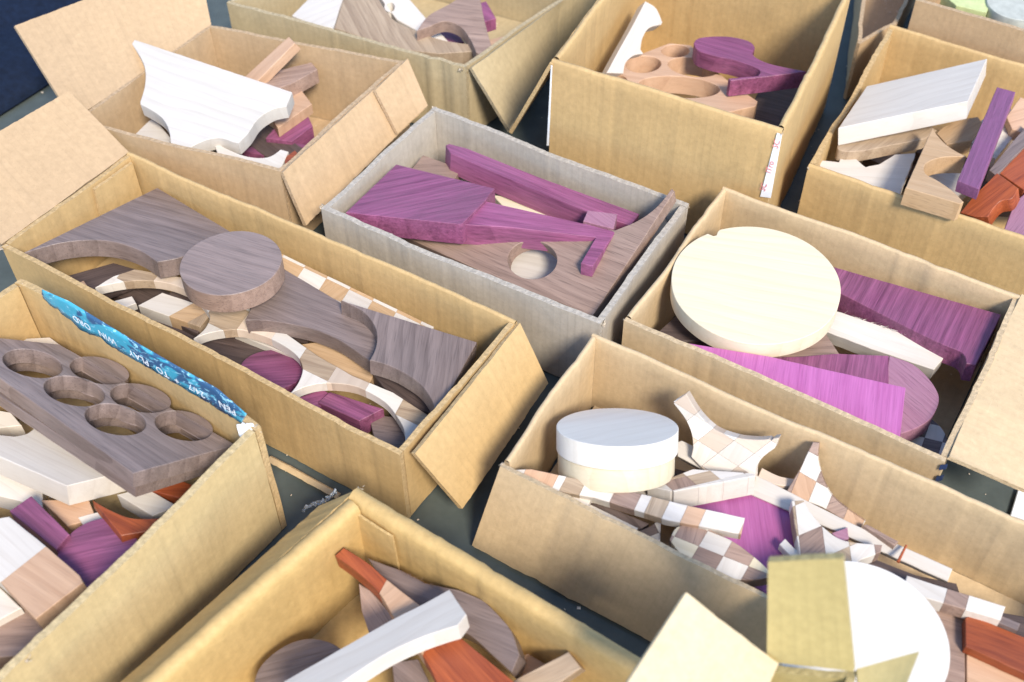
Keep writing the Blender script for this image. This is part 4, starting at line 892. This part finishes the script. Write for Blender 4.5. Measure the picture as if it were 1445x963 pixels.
# clear plastic scrap caught behind the bottom centre box
def wrap_scrap():
    rnd = random.Random(5); V = []; F = []; pts = [(426, 721, .03), (440, 712, .05), (455, 708, .06), (466, 702, .07), (474, 694, .08)]
    k = 28; c0 = U(*pts[0])
    for i in range(k+1):
        t = i/k*(len(pts)-1); j = min(int(t), len(pts)-2); f = t-j
        p = U(*pts[j]).lerp(U(*pts[j+1]), f)
        for m in range(5):
            o_ = Vector((0, 0, (m-2)*.0011)) + Vector((mn.noise(Vector((i*.6, m*.9, 0))), mn.noise(Vector((i*.6, m*.9, 7))), mn.noise(Vector((i*.5, m*.9, 3)))))*.0035
            V.append(p+o_-c0)
    for i in range(k):
        for m in range(4): F.append((i*5+m, i*5+m+1, i*5+m+6, i*5+m+5))
    me = bpy.data.meshes.new('plastic_scrap'); me.from_pydata(V, [], F); me.materials.append(MATS['wrap']); finish(me, 25)
    o = link('plastic_scrap', me); o.location = c0
    md = o.modifiers.new('thick', 'SOLIDIFY'); md.thickness = .0002
    return tag(o, 'crumpled scrap of clear plastic behind the corner of the bottom centre box', 'plastic')
B = MATS['wrap'].node_tree.nodes['Principled BSDF']; B.inputs['Transmission Weight'].default_value = .6; B.inputs['IOR'].default_value = 1.2
wrap_scrap()

# a peeled layer of torn paper on the corner of the lower left box
def peel(parent, px, z, w_, h_, seed):
    c = U(px[0], px[1], z)-parent.location; V = []; F = []; nx, ny = 8, 8
    for j in range(ny+1):
        for i in range(nx+1):
            u, v = i/nx-.5, j/ny
            q = Vector((u*3+seed, v*3, 0))
            V.append(c+Vector((u*w_*(1-.35*v)+.003*mn.noise(q*1.7), -.004-.006*math.sin(v*2.6)+.002*mn.noise(q*2), -v*h_+.004*mn.noise(q*2.3)*(1 if j in (0, ny) else .3))))
    for j in range(ny):
        for i in range(nx): F.append((j*(nx+1)+i, j*(nx+1)+i+1, (j+1)*(nx+1)+i+1, (j+1)*(nx+1)+i))
    me = bpy.data.meshes.new('torn_paper'); me.from_pydata(V, [], F); me.materials.append(MATS['paper_white']); finish(me, 80)
    o = link('torn_paper', me, parent); md = o.modifiers.new('thick', 'SOLIDIFY'); md.thickness = .0005
peel(bJ, (347, 592), zJ+.002, .012, .022, 2)
# sawdust and tiny chips in the gaps and on the box bottoms
def sawdust():
    rnd = random.Random(12); V = []; F = []
    spots = []
    for k_, b_ in BOX.items():
        NL, FL, FR, NR = b_['rim']
        for _ in range(90):
            p = NL.lerp(NR, rnd.uniform(.05, .95)).lerp(FL.lerp(FR, rnd.uniform(.05, .95)), rnd.uniform(.08, .92)); spots.append(Vector((p.x, p.y, .0062)))
    for _ in range(900):
        spots.append(Vector((rnd.uniform(-.6, .7), rnd.uniform(.35, 1.3), .0004)))
    for p in spots:
        s_ = rnd.choice((.0005, .0007, .001, .0016)); a = rnd.uniform(0, 6.28); e = rnd.uniform(.3, 1)
        x = Vector((math.cos(a), math.sin(a), 0))*s_; y = Vector((-math.sin(a), math.cos(a), 0))*s_*e; z = Vector((0, 0, s_*.5)); b0 = len(V)
        V += [p-x-y, p+x-y, p+x*.7+y, p-x+y*.8, p+z]
        F += [(b0, b0+1, b0+4), (b0+1, b0+2, b0+4), (b0+2, b0+3, b0+4), (b0+3, b0, b0+4), (b0+3, b0+2, b0+1, b0)]
    me = bpy.data.meshes.new('sawdust'); me.from_pydata(V, [], F); me.materials.append(MATS['dust'])
    return tag(link('sawdust', me), 'pale sawdust and tiny chips in the gaps and on the box bottoms', 'sawdust', kind='stuff')
sawdust()

# frayed saw edges
def fray(o, px0, px1, zp, k, ln, mat, seed):
    rnd = random.Random(seed); c, n = plane(zp); a, b = hit(px0, c, n), hit(px1, c, n); Mi = o.matrix_world.inverted(); V = []; F = []
    d = (b-a).normalized(); out = d.cross(n)
    for _ in range(k):
        p = a.lerp(b, rnd.random()); L_ = ln*rnd.uniform(.3, 1); q = p+(d*rnd.uniform(.2, 1.2)+out*rnd.uniform(-.6, .6)+n*rnd.uniform(-.1, .7)).normalized()*L_
        w_ = d.cross(q-p).normalized()*rnd.uniform(.0002, .0006); b0 = len(V)
        V += [Mi @ (p-w_), Mi @ (p+w_), Mi @ q, Mi @ (p-n*.0005)]; F += [(b0, b0+1, b0+2), (b0+1, b0+3, b0+2), (b0+3, b0, b0+2)]
    me = bpy.data.meshes.new('frayed_edge'); me.from_pydata(V, [], F); me.materials.append(MATS[mat]); link('frayed_edge', me, o)
bpy.context.view_layer.update()
for o_ in list(COL.objects):
    lb = o_.get('label', '')
    if lb.startswith('white maple bar with frayed edge'): fray(o_, (1190, 442), (1285, 474), [(1150, 432, .0665), (1340, 493, .0665), (1318, 522, .0605)], 40, .007, 'maple', 3)
    if lb.startswith('square-ended walnut plate'): fray(o_, (675, 485), (640, 545), [(481, 424, .091), (673, 483, .080), (615, 589, .080)], 30, .006, 'walnut_pale', 4)
    if lb.startswith('walnut plate with rounded right end'): fray(o_, (560, 804), (610, 826), [(519, 788, .068), (648, 833, .080), (733, 924, .082)], 30, .005, 'walnut_pale', 5)
